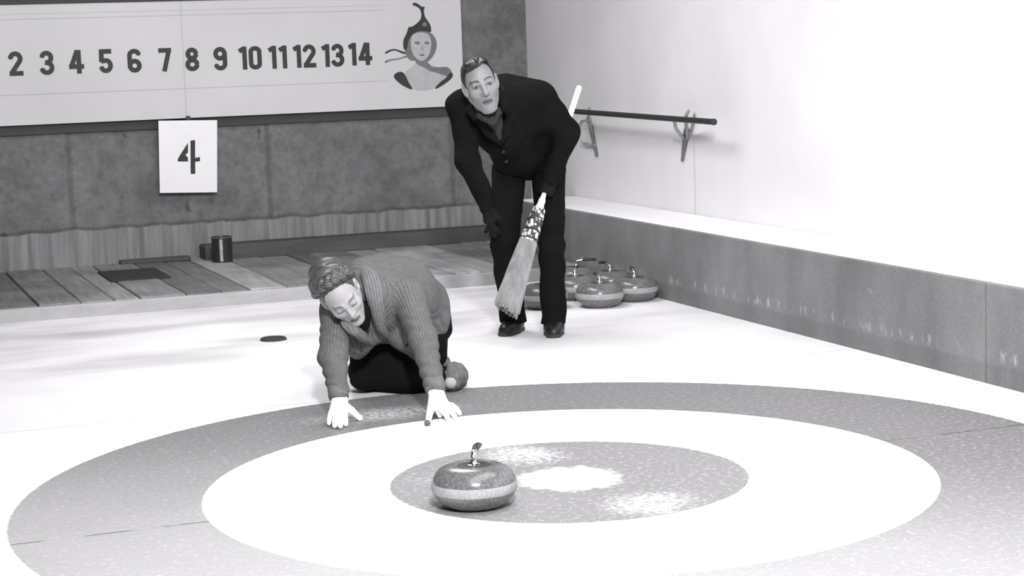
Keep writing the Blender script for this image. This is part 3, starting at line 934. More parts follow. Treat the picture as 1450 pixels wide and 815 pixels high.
class Head:
    def __init__(s, c, fr, sc=1.0):
        s.c = V(c); s.M = np.array([nrm(f) for f in fr]); s.s = sc
    def __call__(s, x, y, z):
        return s.c + s.s * (x * s.M[0] + y * s.M[1] + z * s.M[2])
    def loc(s, P):
        return ((P - s.c) @ s.M.T) / s.s
    def sdf(s, F, slim=1.0, fem=False):
        q = s.s
        E = lambda c, r, k=0.02, op='add': F.ell(s(*c), [v * q for v in r], s.M, k * q, op)
        Cp = lambda a, b_, ra, rb, k=0.012, op='add': F.cap(s(*a), s(*b_), ra * q, rb * q, k * q, op)
        E((0, -0.016, 0.030), (0.074 * slim, 0.097, 0.088), 0.0)
        E((0, 0.026, -0.030), (0.061 * slim, 0.066, 0.080), 0.03)
        for sg in (-1, 1):
            Cp((sg * 0.054 * slim, -0.002, -0.052), (sg * 0.020, 0.066, -0.106), 0.018, 0.015, 0.03)
            E((sg * 0.044 * slim, 0.058, -0.024), (0.020, 0.022, 0.020), 0.025)
            Cp((sg * 0.040 * slim, 0.072, 0.021), (sg * 0.012, 0.084, 0.019), 0.008 if fem else 0.011, 0.008, 0.014)
        E((0, 0.076, -0.106), (0.021, 0.019, 0.017), 0.022)
        E((0, 0.074, -0.072), (0.030, 0.018, 0.020), 0.02)
        for sg in (-1, 1):
            E((sg * 0.0305, 0.096, 0.001), (0.018, 0.014, 0.011), 0.012, 'sub')
            E((sg * 0.0300, 0.0755, 0.000), (0.0135, 0.0125, 0.0115), 0.004)
            Cp((sg * 0.041, 0.080, 0.009), (sg * 0.018, 0.087, 0.0095), 0.0035, 0.0035, 0.006)
        nb = 0.010 if fem else 0.0125
        Cp((0, 0.086, 0.012), (0, 0.108 if fem else 0.113, -0.030), 0.0075, nb, 0.012)
        for sg in (-1, 1):
            E((sg * (nb + 0.001), 0.096, -0.036), (0.0075, 0.010, 0.007), 0.006)
            E((sg * 0.006, 0.104, -0.043), (0.0035, 0.005, 0.004), 0.003, 'sub')
        Cp((-0.021, 0.084, -0.0665), (0, 0.0945, -0.0635), 0.005, 0.006, 0.006)
        Cp((0.021, 0.084, -0.0665), (0, 0.0945, -0.0635), 0.005, 0.006, 0.006)
        Cp((-0.016, 0.085, -0.0765), (0.016, 0.085, -0.0765), 0.006, 0.006, 0.006)
        Cp((0, 0.089, -0.0775), (0, 0.0895, -0.0775), 0.0065, 0.0065, 0.008)
        Cp((-0.022, 0.088, -0.0705), (0, 0.100, -0.0698), 0.0018, 0.0022, 0.003, 'sub')
        Cp((0.022, 0.088, -0.0705), (0, 0.100, -0.0698), 0.0018, 0.0022, 0.003, 'sub')
        for sg in (-1, 1):
            e = sg * 0.076 * slim
            E((e + sg * 0.004, -0.012, -0.004), (0.011, 0.019, 0.033), 0.005)
            E((e + sg * 0.009, -0.002, -0.003), (0.006, 0.010, 0.018), 0.004, 'sub')
            E((e, -0.004, -0.032), (0.007, 0.009, 0.009), 0.006)
    def tint(s, P, skin, brow, lips, stubble=1.0, eye=0.02, white=0.45, slim=1.0, closed=False):
        L = s.loc(P)
        t = np.full(len(P), skin)
        ax = np.abs(L[:, 0])
        x, y, z = L.T
        front = y > 0.055
        if stubble != 1.0:
            j = (z < -0.045) & (y > 0.02) & (z > -0.14)
            t = np.where(j, skin * stubble, t)
        lm = front & (((ax / 0.024) ** 2 + ((z + 0.071) / 0.0115) ** 2) < 1)
        t = np.where(lm, lips, t)
        lmouth = front & (ax < 0.021) & (np.abs(z + 0.0703) < 0.0024)
        t = np.where(lmouth, lips * 0.35, t)
        bz = 0.021 + 0.006 * (1 - ((ax - 0.030) / 0.022) ** 2)
        t = np.where(front & (np.abs(ax - 0.031) < 0.020) & (np.abs(z - bz) < 0.0042), brow, t)
        if closed:
            t = np.where(front & (((ax - 0.0305) / 0.0155) ** 2 + ((z + 0.006 + 0.25 * 0) / 0.0042) ** 2 < 1), brow * 0.7, t)
        else:
            er = ((ax - 0.0303) / 0.0135) ** 2 + ((z - 0.0005) / 0.0068) ** 2
            t = np.where(front & (er < 1.25), brow * 1.1, t)
            t = np.where(front & (er < 0.72), white, t)
            t = np.where(front & (np.hypot(ax - 0.0303, z - 0.001) < 0.0060), eye, t)
        return t

def world_loc(o):
    p = V(0, 0, 0)
    while o is not None:
        p = p + V(o.location); o = o.parent
    return p

# ------------------------------------------------------------------ MAN (bent forward, broom under his left hand)
hipR, hipL = V((1.0159, 3.2322, 0.8263)), V((1.2130, 3.1917, 0.8248))
kneeR, kneeL = V((0.9006, 3.0154, 0.4930)), V((1.1107, 2.9145, 0.4766))
footR, footL = V((1.0102, 3.2251, 0.0000)), V((1.1693, 3.0636, 0.0000))
ankR, ankL = footR + V(0, 0, 0.085), footL + V(0, 0, 0.085)
shR, shL, neckB = V((0.6948, 2.9896, 1.1805)), V((1.0694, 2.9188, 1.2007)), V((0.8431, 2.9384, 1.2061))
elbR, elbL = V((0.6840, 2.9040, 0.9112)), V((1.2210, 2.9262, 1.0301))
wrR, wrL = V((0.7848, 2.9334, 0.6857)), V((1.1429, 2.9677, 0.8036))
chest, waist = V((0.9111, 3.0152, 1.0840)), V((1.0369, 3.1333, 0.9476))
seatR, seatL = V((1.0623, 3.2463, 0.8991)), V((1.2005, 3.1938, 0.8869))
to_view = V((-0.3428, -0.9312, 0.1242)); im_r = V((0.9364, -0.3492, -0.0340)); im_u = V((0.0751, 0.1046, 0.9917))
mh = Head((0.7109, 2.7612, 1.2840), ((-0.9402, 0.2175, -0.2622), (-0.2061, -0.9760, -0.0707), (-0.2713, -0.0125, 0.9624)), 1.10)

handR_m = dict(wrist=wrR, knuckle=V((0.7956, 2.8989, 0.6177)), tips=[(0.8351, 2.8851, 0.6232), (0.8368, 2.9071, 0.5516), (0.8193, 2.9220, 0.5341), (0.7968, 2.9309, 0.5384), (0.7752, 2.9412, 0.5565)], thumb_side=1, up=to_view)
# left hand: palm beside the broom handle, fingers wrapped round it
br_top, br_bot = V((1.3842, 3.1522, 1.2431)), V((0.8074, 2.7731, 0.1900))
br_ax = nrm(br_bot - br_top)
def br_at(y):
    return br_top + (br_bot - br_top) * ((y - 123.0) / (437.0 - 123.0))
grip_c = br_at(268)
g_side = nrm(im_r - br_ax * (im_r @ br_ax)); g_front = nrm(np.cross(g_side, br_ax)); g_front = g_front if g_front @ to_view > 0 else -g_front
def wrap(off, a0, a1, rad, r, n=5):
    c0 = grip_c + br_ax * off
    P = [c0 + rad * (math.cos(math.radians(a0 + (a1 - a0) * i / n)) * g_side + math.sin(math.radians(a0 + (a1 - a0) * i / n)) * g_front) for i in range(n + 1)]
    return [(P[i], P[i + 1], r * (1 - 0.04 * i), r * (1 - 0.04 * (i + 1))) for i in range(n)]
def grip_hand(grow):
    fing = [wrap(o, -20, a1, 0.0265, r + grow) for o, a1, r in ((-0.032, 190, 0.0105), (-0.011, 200, 0.0108), (0.010, 195, 0.0104), (0.030, 180, 0.0092))]
    k1 = [grip_c + br_ax * o + g_side * 0.027 for o in (-0.032, -0.011, 0.010, 0.030)]
    palm = [(wrL, k_, 0.020 + grow, 0.012 + grow) for k_ in k1] + [(k1[0], k1[3], 0.014 + grow, 0.013 + grow)]
    tb = [grip_c - br_ax * 0.045 + g_side * 0.020, grip_c - br_ax * 0.022 + g_front * 0.028 + g_side * 0.006, grip_c + br_ax * 0.002 + g_front * 0.030 - g_side * 0.006]
    fing.append([(wrL * 0.5 + tb[0] * 0.5, tb[0], 0.015 + grow, 0.0135 + grow), (tb[0], tb[1], 0.0135 + grow, 0.0115 + grow), (tb[1], tb[2], 0.0115 + grow, 0.009 + grow)])
    return palm, fing

allp = np.array([hipR, hipL, footR, footL, shR, shL, elbR, elbL, mh(0, 0, 0.15), mh(0, 0.1, -0.13)])
lo, hi = allp.min(0) - 0.2, allp.max(0) + 0.2
lo[2] = -0.01
F = Field(lo, hi, 0.0042)
mh.sdf(F, 0.90)
F.chain([mh(0, -0.030, -0.050), mh(0, -0.040, -0.120), neckB], [0.056, 0.053, 0.050], 0.03)
F.chain([neckB - V(0, 0, 0.03), chest, waist, (seatR + seatL) / 2], [0.055, 0.125, 0.115, 0.11], 0.05)
F.cap(shR, shL, 0.055, 0.055, 0.04)
F.cap(seatR, seatL, 0.08, 0.08, 0.03)
F.chain([hipR, kneeR, ankR, ankR - V(0, 0, 0.02)], [0.072, 0.052, 0.038, 0.036], 0.03)
F.chain([hipL, kneeL, ankL, ankL - V(0, 0, 0.02)], [0.072, 0.052, 0.038, 0.036], 0.03)
F.chain([shR, elbR, wrR], [0.052, 0.040, 0.028], 0.03)
F.chain([shL, elbL, wrL], [0.052, 0.040, 0.028], 0.03)
toeR, heelR = V((0.9160, 3.1168, 0.0000)), V((1.0735, 3.2997, 0.0000))
toeL, heelL = V((1.1295, 2.9637, 0.0000)), V((1.2178, 3.1753, 0.0000))
for ank, toe, heel in ((ankR, toeR, heelR), (ankL, toeL, heelL)):
    u = nrm(toe - heel)
    F.chain([ank - V(0, 0, .02) , ank + u * 0.05 - V(0, 0, 0.05), ank + u * 0.10 - V(0, 0, 0.058)], [0.036, 0.034, 0.022], 0.02)
    F.cap(ank - V(0, 0, .03), ank - u * 0.035 + V(0, 0, -0.055), 0.034, 0.026, 0.02)
add_hand(F, hand(**handR_m, grow=-0.003))
add_hand(F, grip_hand(-0.003))
skin_m = tint_mat('man_skin', 0.5, 0.4)
man = F.build('person', skin_m, None, tint=lambda P: mh.tint(P, lin(138), lin(74), lin(94), stubble=0.86, eye=lin(34), white=lin(128)))
def set_base(o, p):
    o.data.transform(Matrix.Translation(-Vector(p)))
    o.location = Vector(p)
man_base = (footR + footL) / 2
set_base(man, man_base)
tag(man, 'man in a dark jacket bent forward with a corn broom beside the parked stones', 'person')

def child(F, name, m, parent, **kw):
    it = kw.pop('smooth_iter', 1)
    o = F.build(name, m, None, smooth_iter=it, **kw)
    o.data.transform(Matrix.Translation(-Vector(world_loc(parent))))
    o.parent = parent
    return o
m_coat = mat('dark_wool', 21, 0.95, 0.25, 9, bump=0.25, spec=0.06, fine=0.12)
m_trouser = mat('dark_trouser_cloth', 21, 0.95, 0.2, 9, bump=0.2, spec=0.06)
m_shirt = mat('dark_grey_shirt', 52, 0.9, 0.2, 18, bump=0.2, spec=0.1)
m_shoe = mat('dark_leather', 28, 0.4, 0.2, 14)
m_glove_d = mat('dark_glove_leather', 19, 0.8, 0.2, 14, spec=0.15)

# jacket
F = Field(lo, hi, 0.005)
F.chain([neckB + V(0, 0, -0.02), chest, waist], [0.085, 0.150, 0.137], 0.06)
F.chain([waist, (seatR + seatL) / 2], [0.137, 0.110], 0.05)
F.cap(seatR, seatL, 0.108, 0.108, 0.04)
F.chain([shR, neckB + V(0, 0, 0.005) - to_view * 0.05, shL], [0.073, 0.075, 0.078], 0.05)
F.chain([shR, elbR, wrR], [0.074, 0.057, 0.044], 0.035)
F.chain([shL, elbL, wrL], [0.078, 0.059, 0.046], 0.035)
F.cap(chest, (shL + elbL) / 2, 0.11, 0.055, 0.05)
F.cap(V((0.9559, 3.0717, 1.2283)), V((1.0898, 3.0194, 1.2059)), 0.102, 0.086, 0.05)
F.cap(V((0.8512, 3.0641, 1.2045)), V((0.7445, 3.0582, 1.1880)), 0.085, 0.07, 0.05)
F.chain([mh(-0.066, 0.010, -0.128), mh(-0.068, -0.040, -0.100), mh(-0.035, -0.085, -0.078), mh(0.035, -0.085, -0.078), mh(0.068, -0.040, -0.100), mh(0.066, 0.010, -0.128)], [0.018, 0.022, 0.022, 0.022, 0.022, 0.018], 0.02)
def folds(P):
    d1, t1 = seg_dist(P, shR, wrR); d2, t2 = seg_dist(P, shL, wrL)
    dd = np.minimum(d1, d2)
    w_ = np.clip(1 - dd / 0.13, 0, 1)
    ph = P @ (np.array([31.0, 17.0, 62.0]))
    return 0.005 * w_ * np.sin(ph + 2.0 * np.sin(P @ np.array([14.0, 22.0, 9.0]))) + 0.003 * np.sin(P @ np.array([18.0, -11.0, 27.0]) + 1.0)
F.warp(folds)
F.cap(mh(0, -0.035, -0.10), neckB + to_view * 0.02, 0.055, 0.050, 0.01, 'sub')
F.cap(V((0.7511, 2.7707, 1.1440)), V((0.8117, 2.7988, 1.0388)), 0.036, 0.010, 0.02, 'sub')
F.chain([mh(-0.030, -0.088, -0.060), mh(-0.066, -0.056, -0.052), mh(-0.078, -0.012, -0.075), mh(-0.070, 0.030, -0.125), V((0.8749, 2.8317, 1.1376))], [0.024, 0.029, 0.026, 0.021, 0.020], 0.012)
F.cap(V((1.1290, 3.0168, 1.0531)), V((1.1239, 3.0604, 0.9636)), 0.075, 0.06, 0.03)
jacket = child(F, 'jacket', m_coat, man)
# lapels
for pts in ([(0.6903, 2.8801, 1.1925), (0.7186, 2.8444, 1.1237), (0.7785, 2.8379, 1.0392), (0.8335, 2.8538, 0.9881)], [(0.8839, 2.8329, 1.1714), (0.8760, 2.8276, 1.1103), (0.8583, 2.8358, 1.0424), (0.8367, 2.8526, 0.9880)]):
    F = Field(lo, hi, 0.0045)
    F.chain([V(p) for p in pts], [0.018, 0.026, 0.021, 0.008], 0.01, flat=(to_view * 0.9 - V(0, 0, 0.35), 0.40))
    child(F, 'lapel', m_coat, jacket)
for p in ((0.8711, 2.9100, 0.9498), (0.9029, 2.9611, 0.8975)):
    F = Field(V(p) - 0.03, V(p) + 0.03, 0.003)
    F.cap(V(p) - to_view * 0.03, V(p) - to_view * 0.012, 0.0095, 0.0095, 0.0)
    child(F, 'button', m_shoe, jacket)
# shirt
F = Field(lo, hi, 0.0045)
F.cap(mh(0, -0.036, -0.118), neckB, 0.061, 0.070, 0.02)
F.chain([neckB + to_view * 0.035, V((0.8002, 2.8398, 1.1134)), V((0.8413, 2.8715, 1.0216))], [0.058, 0.036, 0.026], 0.03)
for a, b_ in (((-0.045, 0.02, -0.128), (-0.008, 0.045, -0.168)), ((0.045, 0.02, -0.128), (0.008, 0.045, -0.168))):
    F.cap(mh(*a), mh(*b_), 0.017, 0.014, 0.012)
F.warp(lambda P: 0.0025 * np.sin(P @ np.array([60.0, 20.0, 85.0])))
F.cap(mh(0, -0.03, -0.085), mh(0, -0.034, -0.112), 0.053, 0.053, 0.004, 'sub')
child(F, 'shirt', m_shirt, man)
# trousers
F = Field(lo, hi, 0.005)
F.cap(seatR, seatL, 0.098, 0.098, 0.02)
F.chain([seatR, hipR, kneeR, ankR - V(0, 0, 0.03)], [0.09, 0.088, 0.072, 0.068], 0.012)
F.chain([seatL, hipL, kneeL, ankL - V(0, 0, 0.03)], [0.09, 0.090, 0.066, 0.064], 0.012)
F.warp(lambda P: 0.004 * np.sin(P @ np.array([22.0, 13.0, 48.0]) + 1.5 * np.sin(P @ np.array([9.0, 17.0, 21.0]))) * np.clip((0.75 - P[:, 2]) / 0.3, 0.2, 1))
F.plane((0, 0, 0.052), (0, 0, -1), 0.004)
child(F, 'trousers', m_trouser, man)
# shoes
for ank, toe, heel in ((ankR, toeR, heelR), (ankL, toeL, heelL)):
    u = nrm(toe - heel)
    F = Field(np.minimum(toe, heel) - 0.11, np.maximum(toe, heel) + 0.11 + V(0, 0, 0.06), 0.0035)
    hl, tt = ank - u * 0.055, ank + u * 0.125
    hl[2] = tt[2] = 0
    F.chain([hl + V(0, 0, 0.032), hl + u * 0.10 + V(0, 0, 0.026), tt + V(0, 0, 0.024)], [0.036, 0.044, 0.036], 0.02)
    F.chain([ank + V(0, 0, -0.02), hl + u * 0.075 + V(0, 0, 0.045), tt - u * 0.035 + V(0, 0, 0.030)], [0.050, 0.043, 0.034], 0.03)
    F.plane((0, 0, 0.016), (0, 0, -1), 0.003)
    F.plane((0, 0, 0.095), (0, 0, 1), 0.006)
    sh = child(F, 'shoe', m_shoe, man)
    F = Field(np.minimum(toe, heel) - 0.11, np.maximum(toe, heel) + 0.11, 0.0035)
    F.chain([hl + V(0, 0, 0.010), hl + u * 0.10 + V(0, 0, 0.010), tt + V(0, 0, 0.010)], [0.038, 0.047, 0.039], 0.02)
    F.plane((0, 0, 0.001), (0, 0, -1), 0.002)
    F.plane((0, 0, 0.019), (0, 0, 1), 0.002)
    child(F, 'sole', m_rubber, sh)
# gloves
a = V(wrR)
F = Field(a - 0.2, a + 0.2, 0.003)
add_hand(F, hand(**handR_m, grow=0.002))
F.cap(wrR + nrm(elbR - wrR) * 0.03, wrR, 0.034, 0.030, 0.012)
child(F, 'glove', m_glove_d, man)
a = V(grip_c)
F = Field(a - 0.17, a + 0.17, 0.003)
add_hand(F, grip_hand(0.002))
F.cap(wrL + nrm(elbL - wrL) * 0.03, wrL, 0.034, 0.030, 0.012)
child(F, 'glove', m_glove_d, man)
# hair: slicked back with a side parting
F = Field(mh.c - 0.2, mh.c + 0.2, 0.003)
q = mh.s
F.ell(mh(0, -0.0165, 0.033), [0.0735 * q, 0.1010 * q, 0.0905 * q], mh.M, 0)
F.ell(mh(0.016, 0.040, 0.098), [0.034 * q, 0.036 * q, 0.019 * q], mh.M, 0.02 * q)
F.ell(mh(-0.034, 0.030, 0.092), [0.026 * q, 0.036 * q, 0.018 * q], mh.M, 0.02 * q)
F.cap(mh(-0.014, 0.075, 0.100), mh(-0.018, -0.04, 0.126), 0.003 * q, 0.003 * q, 0.008 * q, 'sub')
def hairline(F, hd, ang, left, right, thick=0.004):
    X, Y, Z = np.meshgrid(*F.ax, indexing='ij')
    L = hd.loc(np.stack([X.ravel(), Y.ravel(), Z.ravel()], 1))
    phi = np.degrees(np.arctan2(np.abs(L[:, 0]), L[:, 1] + 0.012))
    hl = np.where(L[:, 0] > 0, np.interp(phi, ang, left), np.interp(phi, ang, right))
    w_ = np.clip(L[:, 0] / 0.03, -1, 1) * 0.5 + 0.5
    hl = np.interp(phi, ang, left) * w_ + np.interp(phi, ang, right) * (1 - w_)
    D = ((hl - L[:, 2]) * 0.8 * hd.s).reshape(F.F.shape).astype(np.float32)
    h = np.maximum(thick - np.abs(F.F - D), 0) / thick
    F.F = np.maximum(F.F, D) + h * h * thick * 0.25
hairline(F, mh, [0, 20, 38, 52, 64, 74, 82, 92, 104, 116, 140, 180],
         [0.076, 0.071, 0.070, 0.060, 0.030, -0.012, -0.018, 0.024, 0.020, -0.040, -0.070, -0.075],
         [0.084, 0.094, 0.092, 0.070, 0.034, -0.012, -0.018, 0.024, 0.020, -0.040, -0.070, -0.075])
F.warp(lambda P: 0.0009 * np.sin(330 * mh.loc(P)[:, 0] + 60 * mh.loc(P)[:, 1]))
m_hair_m = hair_mat('man_hair', 16, 40, 60, 0.42, 0.05)
child(F, 'hair', m_hair_m, man, rib=lambda P: (mh.loc(P)[:, 0] + 0.15 * mh.loc(P)[:, 1]) / 0.0055)
print('man done')

# ------------------------------------------------------------------ BROOM
broom = empty('corn_broom', tuple(br_at(437)))
tag(broom, 'corn broom with a pale handle held slanting by the standing man', 'broom')
bo = V(broom.location)
m_handle = mat('pale_handle_paint', 240, 0.45, 0.04, 10)
m_straw = mat('broom_straw', 146, 0.8, 0.28, 30, (1, 1, 0.3), fine=0.12)
s_ax = g_side; n_ax = g_front
auto_smooth(MB().tube([br_top - br_ax * 0.004 - bo, br_top + br_ax * 0.004 - bo, br_at(200) - bo, br_at(300) - bo], [0.009, 0.0145, 0.0140, 0.0105], 18).build('handle', m_handle, broom), 50)
# collar knob above the binding
kp = [br_at(y) - bo for y in (277, 283, 288, 292, 296, 300)]
auto_smooth(MB().tube(kp, [0.0115, 0.013, 0.0185, 0.0175, 0.021, 0.030], 20).build('neck_cap', m_handle, broom), 60)
def ellip_tube(levels, n=28):
    vs, fs = [], []
    for c, a, b_ in levels:
        for k in range(n):
            t = 2 * PI * k / n
            vs.append(c + a * math.cos(t) * s_ax + b_ * math.sin(t) * n_ax)
    m = len(levels)
    for i in range(m - 1):
        for k in range(n):
            j = (k + 1) % n
            fs.append((i * n + k, i * n + j, (i + 1) * n + j, (i + 1) * n + k))
    fs.append(tuple(range(n - 1, -1, -1))); fs.append(tuple((m - 1) * n + k for k in range(n)))
    return vs, fs
def binding_material():
    m, nt, b = new_mat('laced_binding')
    h = NT(nt)
    co = h.coord()
    vo = nt.nodes.new('ShaderNodeTexVoronoi')
    nt.links.new(h.scl(co, (1, 1, 0.8)), vo.inputs['Vector'])
    vo.inputs['Scale'].default_value = 58
    f = h.step(vo.outputs['Distance'], 0.42, 0.56)
    c = h.mix(f, lin(208), lin(62))
    nt.links.new(h.grey(c), b.inputs['Base Color'])
    b.inputs['Roughness'].default_value = 0.7
    h.bump(b, f, 0.4, 0.003)
    return m
lv = [(br_at(y) - bo, a, b_) for y, a, b_ in ((298.5, 0.030, 0.026), (302, 0.034, 0.030), (312, 0.037, 0.032), (325, 0.040, 0.033), (338, 0.044, 0.034), (345, 0.046, 0.034))]
o = MB().add(*ellip_tube(lv)).build('binding', binding_material(), broom)
fix_normals(o); auto_smooth(o, 60)
mb = MB()
for y, a, b_ in ((316, 0.0395, 0.0345), (330, 0.0425, 0.0352), (342, 0.0465, 0.036)):
    c = br_at(y) - bo
    mb.tube([c + a * math.cos(t) * s_ax + b_ * math.sin(t) * n_ax for t in np.linspace(0, 2 * PI, 33)], 0.0022, 6, caps=False)
auto_smooth(mb.build('stitch_cord', m_shirt, broom))
# straw: a solid heart with strands combed over it
rnd = random.Random(3)
mb = MB()
bot_tilt = lambda sx: 0.020 * sx
mb.add(*ellip_tube([(br_at(344) - bo, 0.043, 0.031), (br_at(380) - bo, 0.052, 0.033), (br_at(415) - bo, 0.060, 0.033), (br_at(432) - bo, 0.062, 0.032)]))
for i in range(420):
    t = rnd.uniform(0, 2 * PI)
    rr = math.sqrt(rnd.uniform(0.55, 1.0))
    sx, nx = math.cos(t) * rr, math.sin(t) * rr
    yb = 437 + rnd.uniform(-5, 4) - 5.0 * -sx
    p0 = br_at(342) - bo + s_ax * sx * 0.0445 + n_ax * nx * 0.033
    p1 = br_at(385) - bo + s_ax * (sx * 0.0555 + rnd.uniform(-1, 1) * 0.003) + n_ax * (nx * 0.036)
    p2 = br_at(yb) - bo + s_ax * (sx * 0.0665 + rnd.uniform(-1, 1) * 0.006) + n_ax * (nx * 0.037 + rnd.uniform(-1, 1) * 0.004)
    mb.tube([p0, p1, p2], [0.0020, 0.0024, 0.0018], 5)
br = mb.build('bristles', m_straw, broom)

# ------------------------------------------------------------------ WOMAN (on hands and knees, just let the stone go)
wsR, wsL = V((-0.3231, 1.7141, 0.4030)), V((-0.0435, 1.6266, 0.4381))
weR, weL = V((-0.3965, 1.5368, 0.2392)), V((-0.0384, 1.4428, 0.2816))
wwR, wwL = V((-0.4137, 1.3928, 0.0788)), V((-0.0483, 1.2708, 0.0917))
wchest, wmid, wrump = V((-0.1562, 1.7525, 0.4269)), V((-0.0098, 1.8904, 0.4155)), V((0.1094, 2.0287, 0.3320))
wneck = V((-0.2114, 1.6970, 0.5023))
whipR, whipL = V((0.0098, 2.0158, 0.2825)), V((0.1574, 2.0246, 0.2724))
wkR, wkL = V((-0.1214, 1.9912, 0.0800)), V((0.0100, 1.8480, 0.0800))
waR, waL = V((0.1878, 2.0756, 0.0550)), V((0.1857, 1.7764, 0.0500))
wtR, wtL = V((0.3217, 2.2606, 0.0450)), V((0.3551, 2.0823, 0.0420))
wh = Head((-0.3513, 1.5418, 0.4828), ((-0.8339, 0.2407, -0.4967), (0.0921, -0.8265, -0.5553), (-0.5442, -0.5088, 0.6671)), 1.0)
handR_w = dict(wrist=wwR, knuckle=V((-0.4446, 1.3129, 0.0384)), tips=[(-0.3505, 1.3289, 0.0120), (-0.4325, 1.2466, 0.0120), (-0.4622, 1.2160, 0.0120), (-0.4799, 1.2342, 0.0120), (-0.4866, 1.2941, 0.0120)], thumb_side=-1, knw=0.024)
handL_w = dict(wrist=wwL, knuckle=V((-0.0601, 1.1949, 0.0541)), tips=[(-0.1382, 1.1123, 0.0140), (-0.0531, 1.2214, 0.0120), (-0.0398, 1.1640, 0.0120), (-0.0060, 1.1772, 0.0120), (0.0302, 1.2227, 0.0120)], thumb_side=1, knw=0.024)
ix = nrm(V((-0.3390, 1.3918, 0.0000)) - V((-0.4403, 1.3196, 0.0000)))
def side_sign(w_, k_):
    return 1 if np.cross(nrm(V(k_) - V(w_)), V(0, 0, 1)) @ V((0.9364, -0.3492, -0.0340)) > 0 else -1
handR_w['thumb_side'] = side_sign(handR_w['wrist'], handR_w['knuckle'])
handL_w['thumb_side'] = -side_sign(handL_w['wrist'], handL_w['knuckle'])

allp = np.array([wsR, wsL, weR, weL, wwR, wwL, wtR, wtL, wrump, wh(0, 0, 0.16), wh(0, -0.15, 0), V((-0.4825, 1.3118, 0.0000)), V((-0.1606, 1.0623, -0.0000)), V((0.5010, 2.5094, 0.0000))])
lo, hi = allp.min(0) - 0.2, allp.max(0) + 0.2
lo[2] = -0.006
F = Field(lo, hi, 0.004)
wh.sdf(F, 0.95, True)
F.chain([wh(0, -0.030, -0.045), wh(0, -0.045, -0.10), wneck], [0.050, 0.047, 0.060], 0.025)
F.chain([wneck, wchest, wmid, wrump], [0.07, 0.125, 0.135, 0.13], 0.05)
F.cap(wsR, wsL, 0.048, 0.048, 0.04)
F.chain([wsR, weR, wwR], [0.046, 0.036, 0.025], 0.03)
F.chain([wsL, weL, wwL], [0.046, 0.036, 0.025], 0.03)
F.chain([whipR, wkR, waR, waR + (wtR - waR) * 0.45], [0.085, 0.055, 0.036, 0.028], 0.03)
F.chain([whipL, wkL, waL, waL + (wtL - waL) * 0.45], [0.085, 0.055, 0.036, 0.028], 0.03)
F.cap(whipR, whipL, 0.08, 0.08, 0.05)
add_hand(F, hand(**handR_w, grow=-0.003))
add_hand(F, hand(**handL_w, grow=-0.003))
F.plane((0, 0, 0.002), (0, 0, -1), 0.0)
skin_w = tint_mat('woman_skin', 0.5, 0.35)
woman = F.build('person', skin_w, None, tint=lambda P: wh.tint(P, lin(162), lin(104), lin(112), eye=lin(50), white=lin(120), closed=True))
set_base(woman, (wkR[0], wkR[1], 0.0))
tag(woman, 'kneeling woman in a ribbed grey cardigan and white gloves leaning on the ice', 'person')

# cardigan
m_knit = knit_mat('ribbed_knit', 100, 0.16)
m_knit2 = knit_mat('ribbed_knit_band', 112, 0.2)
F = Field(lo, hi, 0.0045)
F.chain([wneck, wchest, wmid, wrump], [0.088, 0.148, 0.160, 0.150], 0.06)
F.cap(V((-0.2107, 1.7195, 0.5117)), V((-0.0799, 1.8210, 0.5067)), 0.082, 0.10, 0.05)
F.chain([wsR, wneck - V(0, 0, 0.02), wsL], [0.068, 0.075, 0.070], 0.05)
F.chain([wsR, weR, wwR + nrm(weR - wwR) * 0.03], [0.070, 0.056, 0.040], 0.03)
F.chain([wsL, weL, wwL + nrm(weL - wwL) * 0.03], [0.074, 0.056, 0.041], 0.03)
F.cap(V((-0.1060, 1.8094, 0.3475)), V((0.0330, 1.9125, 0.2963)), 0.115, 0.115, 0.05)
F.cap(wrump, V((0.1332, 1.9796, 0.2706)), 0.14, 0.106, 0.05)
# loose fronts hanging below the belly
F.chain([V((-0.2422, 1.7310, 0.3501)), V((-0.2296, 1.7146, 0.2620)), V((-0.2441, 1.7353, 0.2158))], [0.060, 0.048, 0.036], 0.04)
F.cap(V((-0.1994, 1.7080, 0.2959)), V((-0.1536, 1.7105, 0.2799)), 0.040, 0.035, 0.04)
F.chain([V((-0.0685, 1.7296, 0.3360)), V((-0.0458, 1.7122, 0.2675)), V((0.0341, 1.7382, 0.2001))], [0.060, 0.052, 0.048], 0.04)
def wfold(P):
    d1, t1 = seg_dist(P, weR, wwR); d2, t2 = seg_dist(P, weL, wwL); d3, t3 = seg_dist(P, wsL, weL); d4, t4 = seg_dist(P, wsR, weR)
    wA = np.clip(1 - np.minimum(np.minimum(d1, d2), np.minimum(d3, d4)) / 0.085, 0, 1)
    ph = P @ np.array([16.0, 30.0, 92.0]) + 1.6 * np.sin(P @ np.array([40.0, 10.0, 20.0]))
    a_ = 0.0078 * wA * np.sin(ph)
    d5, t5 = seg_dist(P, wneck, wchest)
    return a_ + 0.0035 * np.sin(P @ np.array([34.0, -21.0, 15.0]) + 0.7) * np.clip(1 - wA, 0, 1)
F.warp(wfold)
F.cap(wh(0, -0.04, -0.085), wneck, 0.052, 0.050, 0.01, 'sub')
F.chain([V((-0.2863, 1.5157, 0.3856)), V((-0.2572, 1.5418, 0.3395))], [0.030, 0.016], 0.012, 'sub')
F.chain([V((-0.1981, 1.5521, 0.2575)), V((-0.1638, 1.5910, 0.1609))], [0.010, 0.055], 0.02, 'sub')
axA = nrm(wrump - wchest)
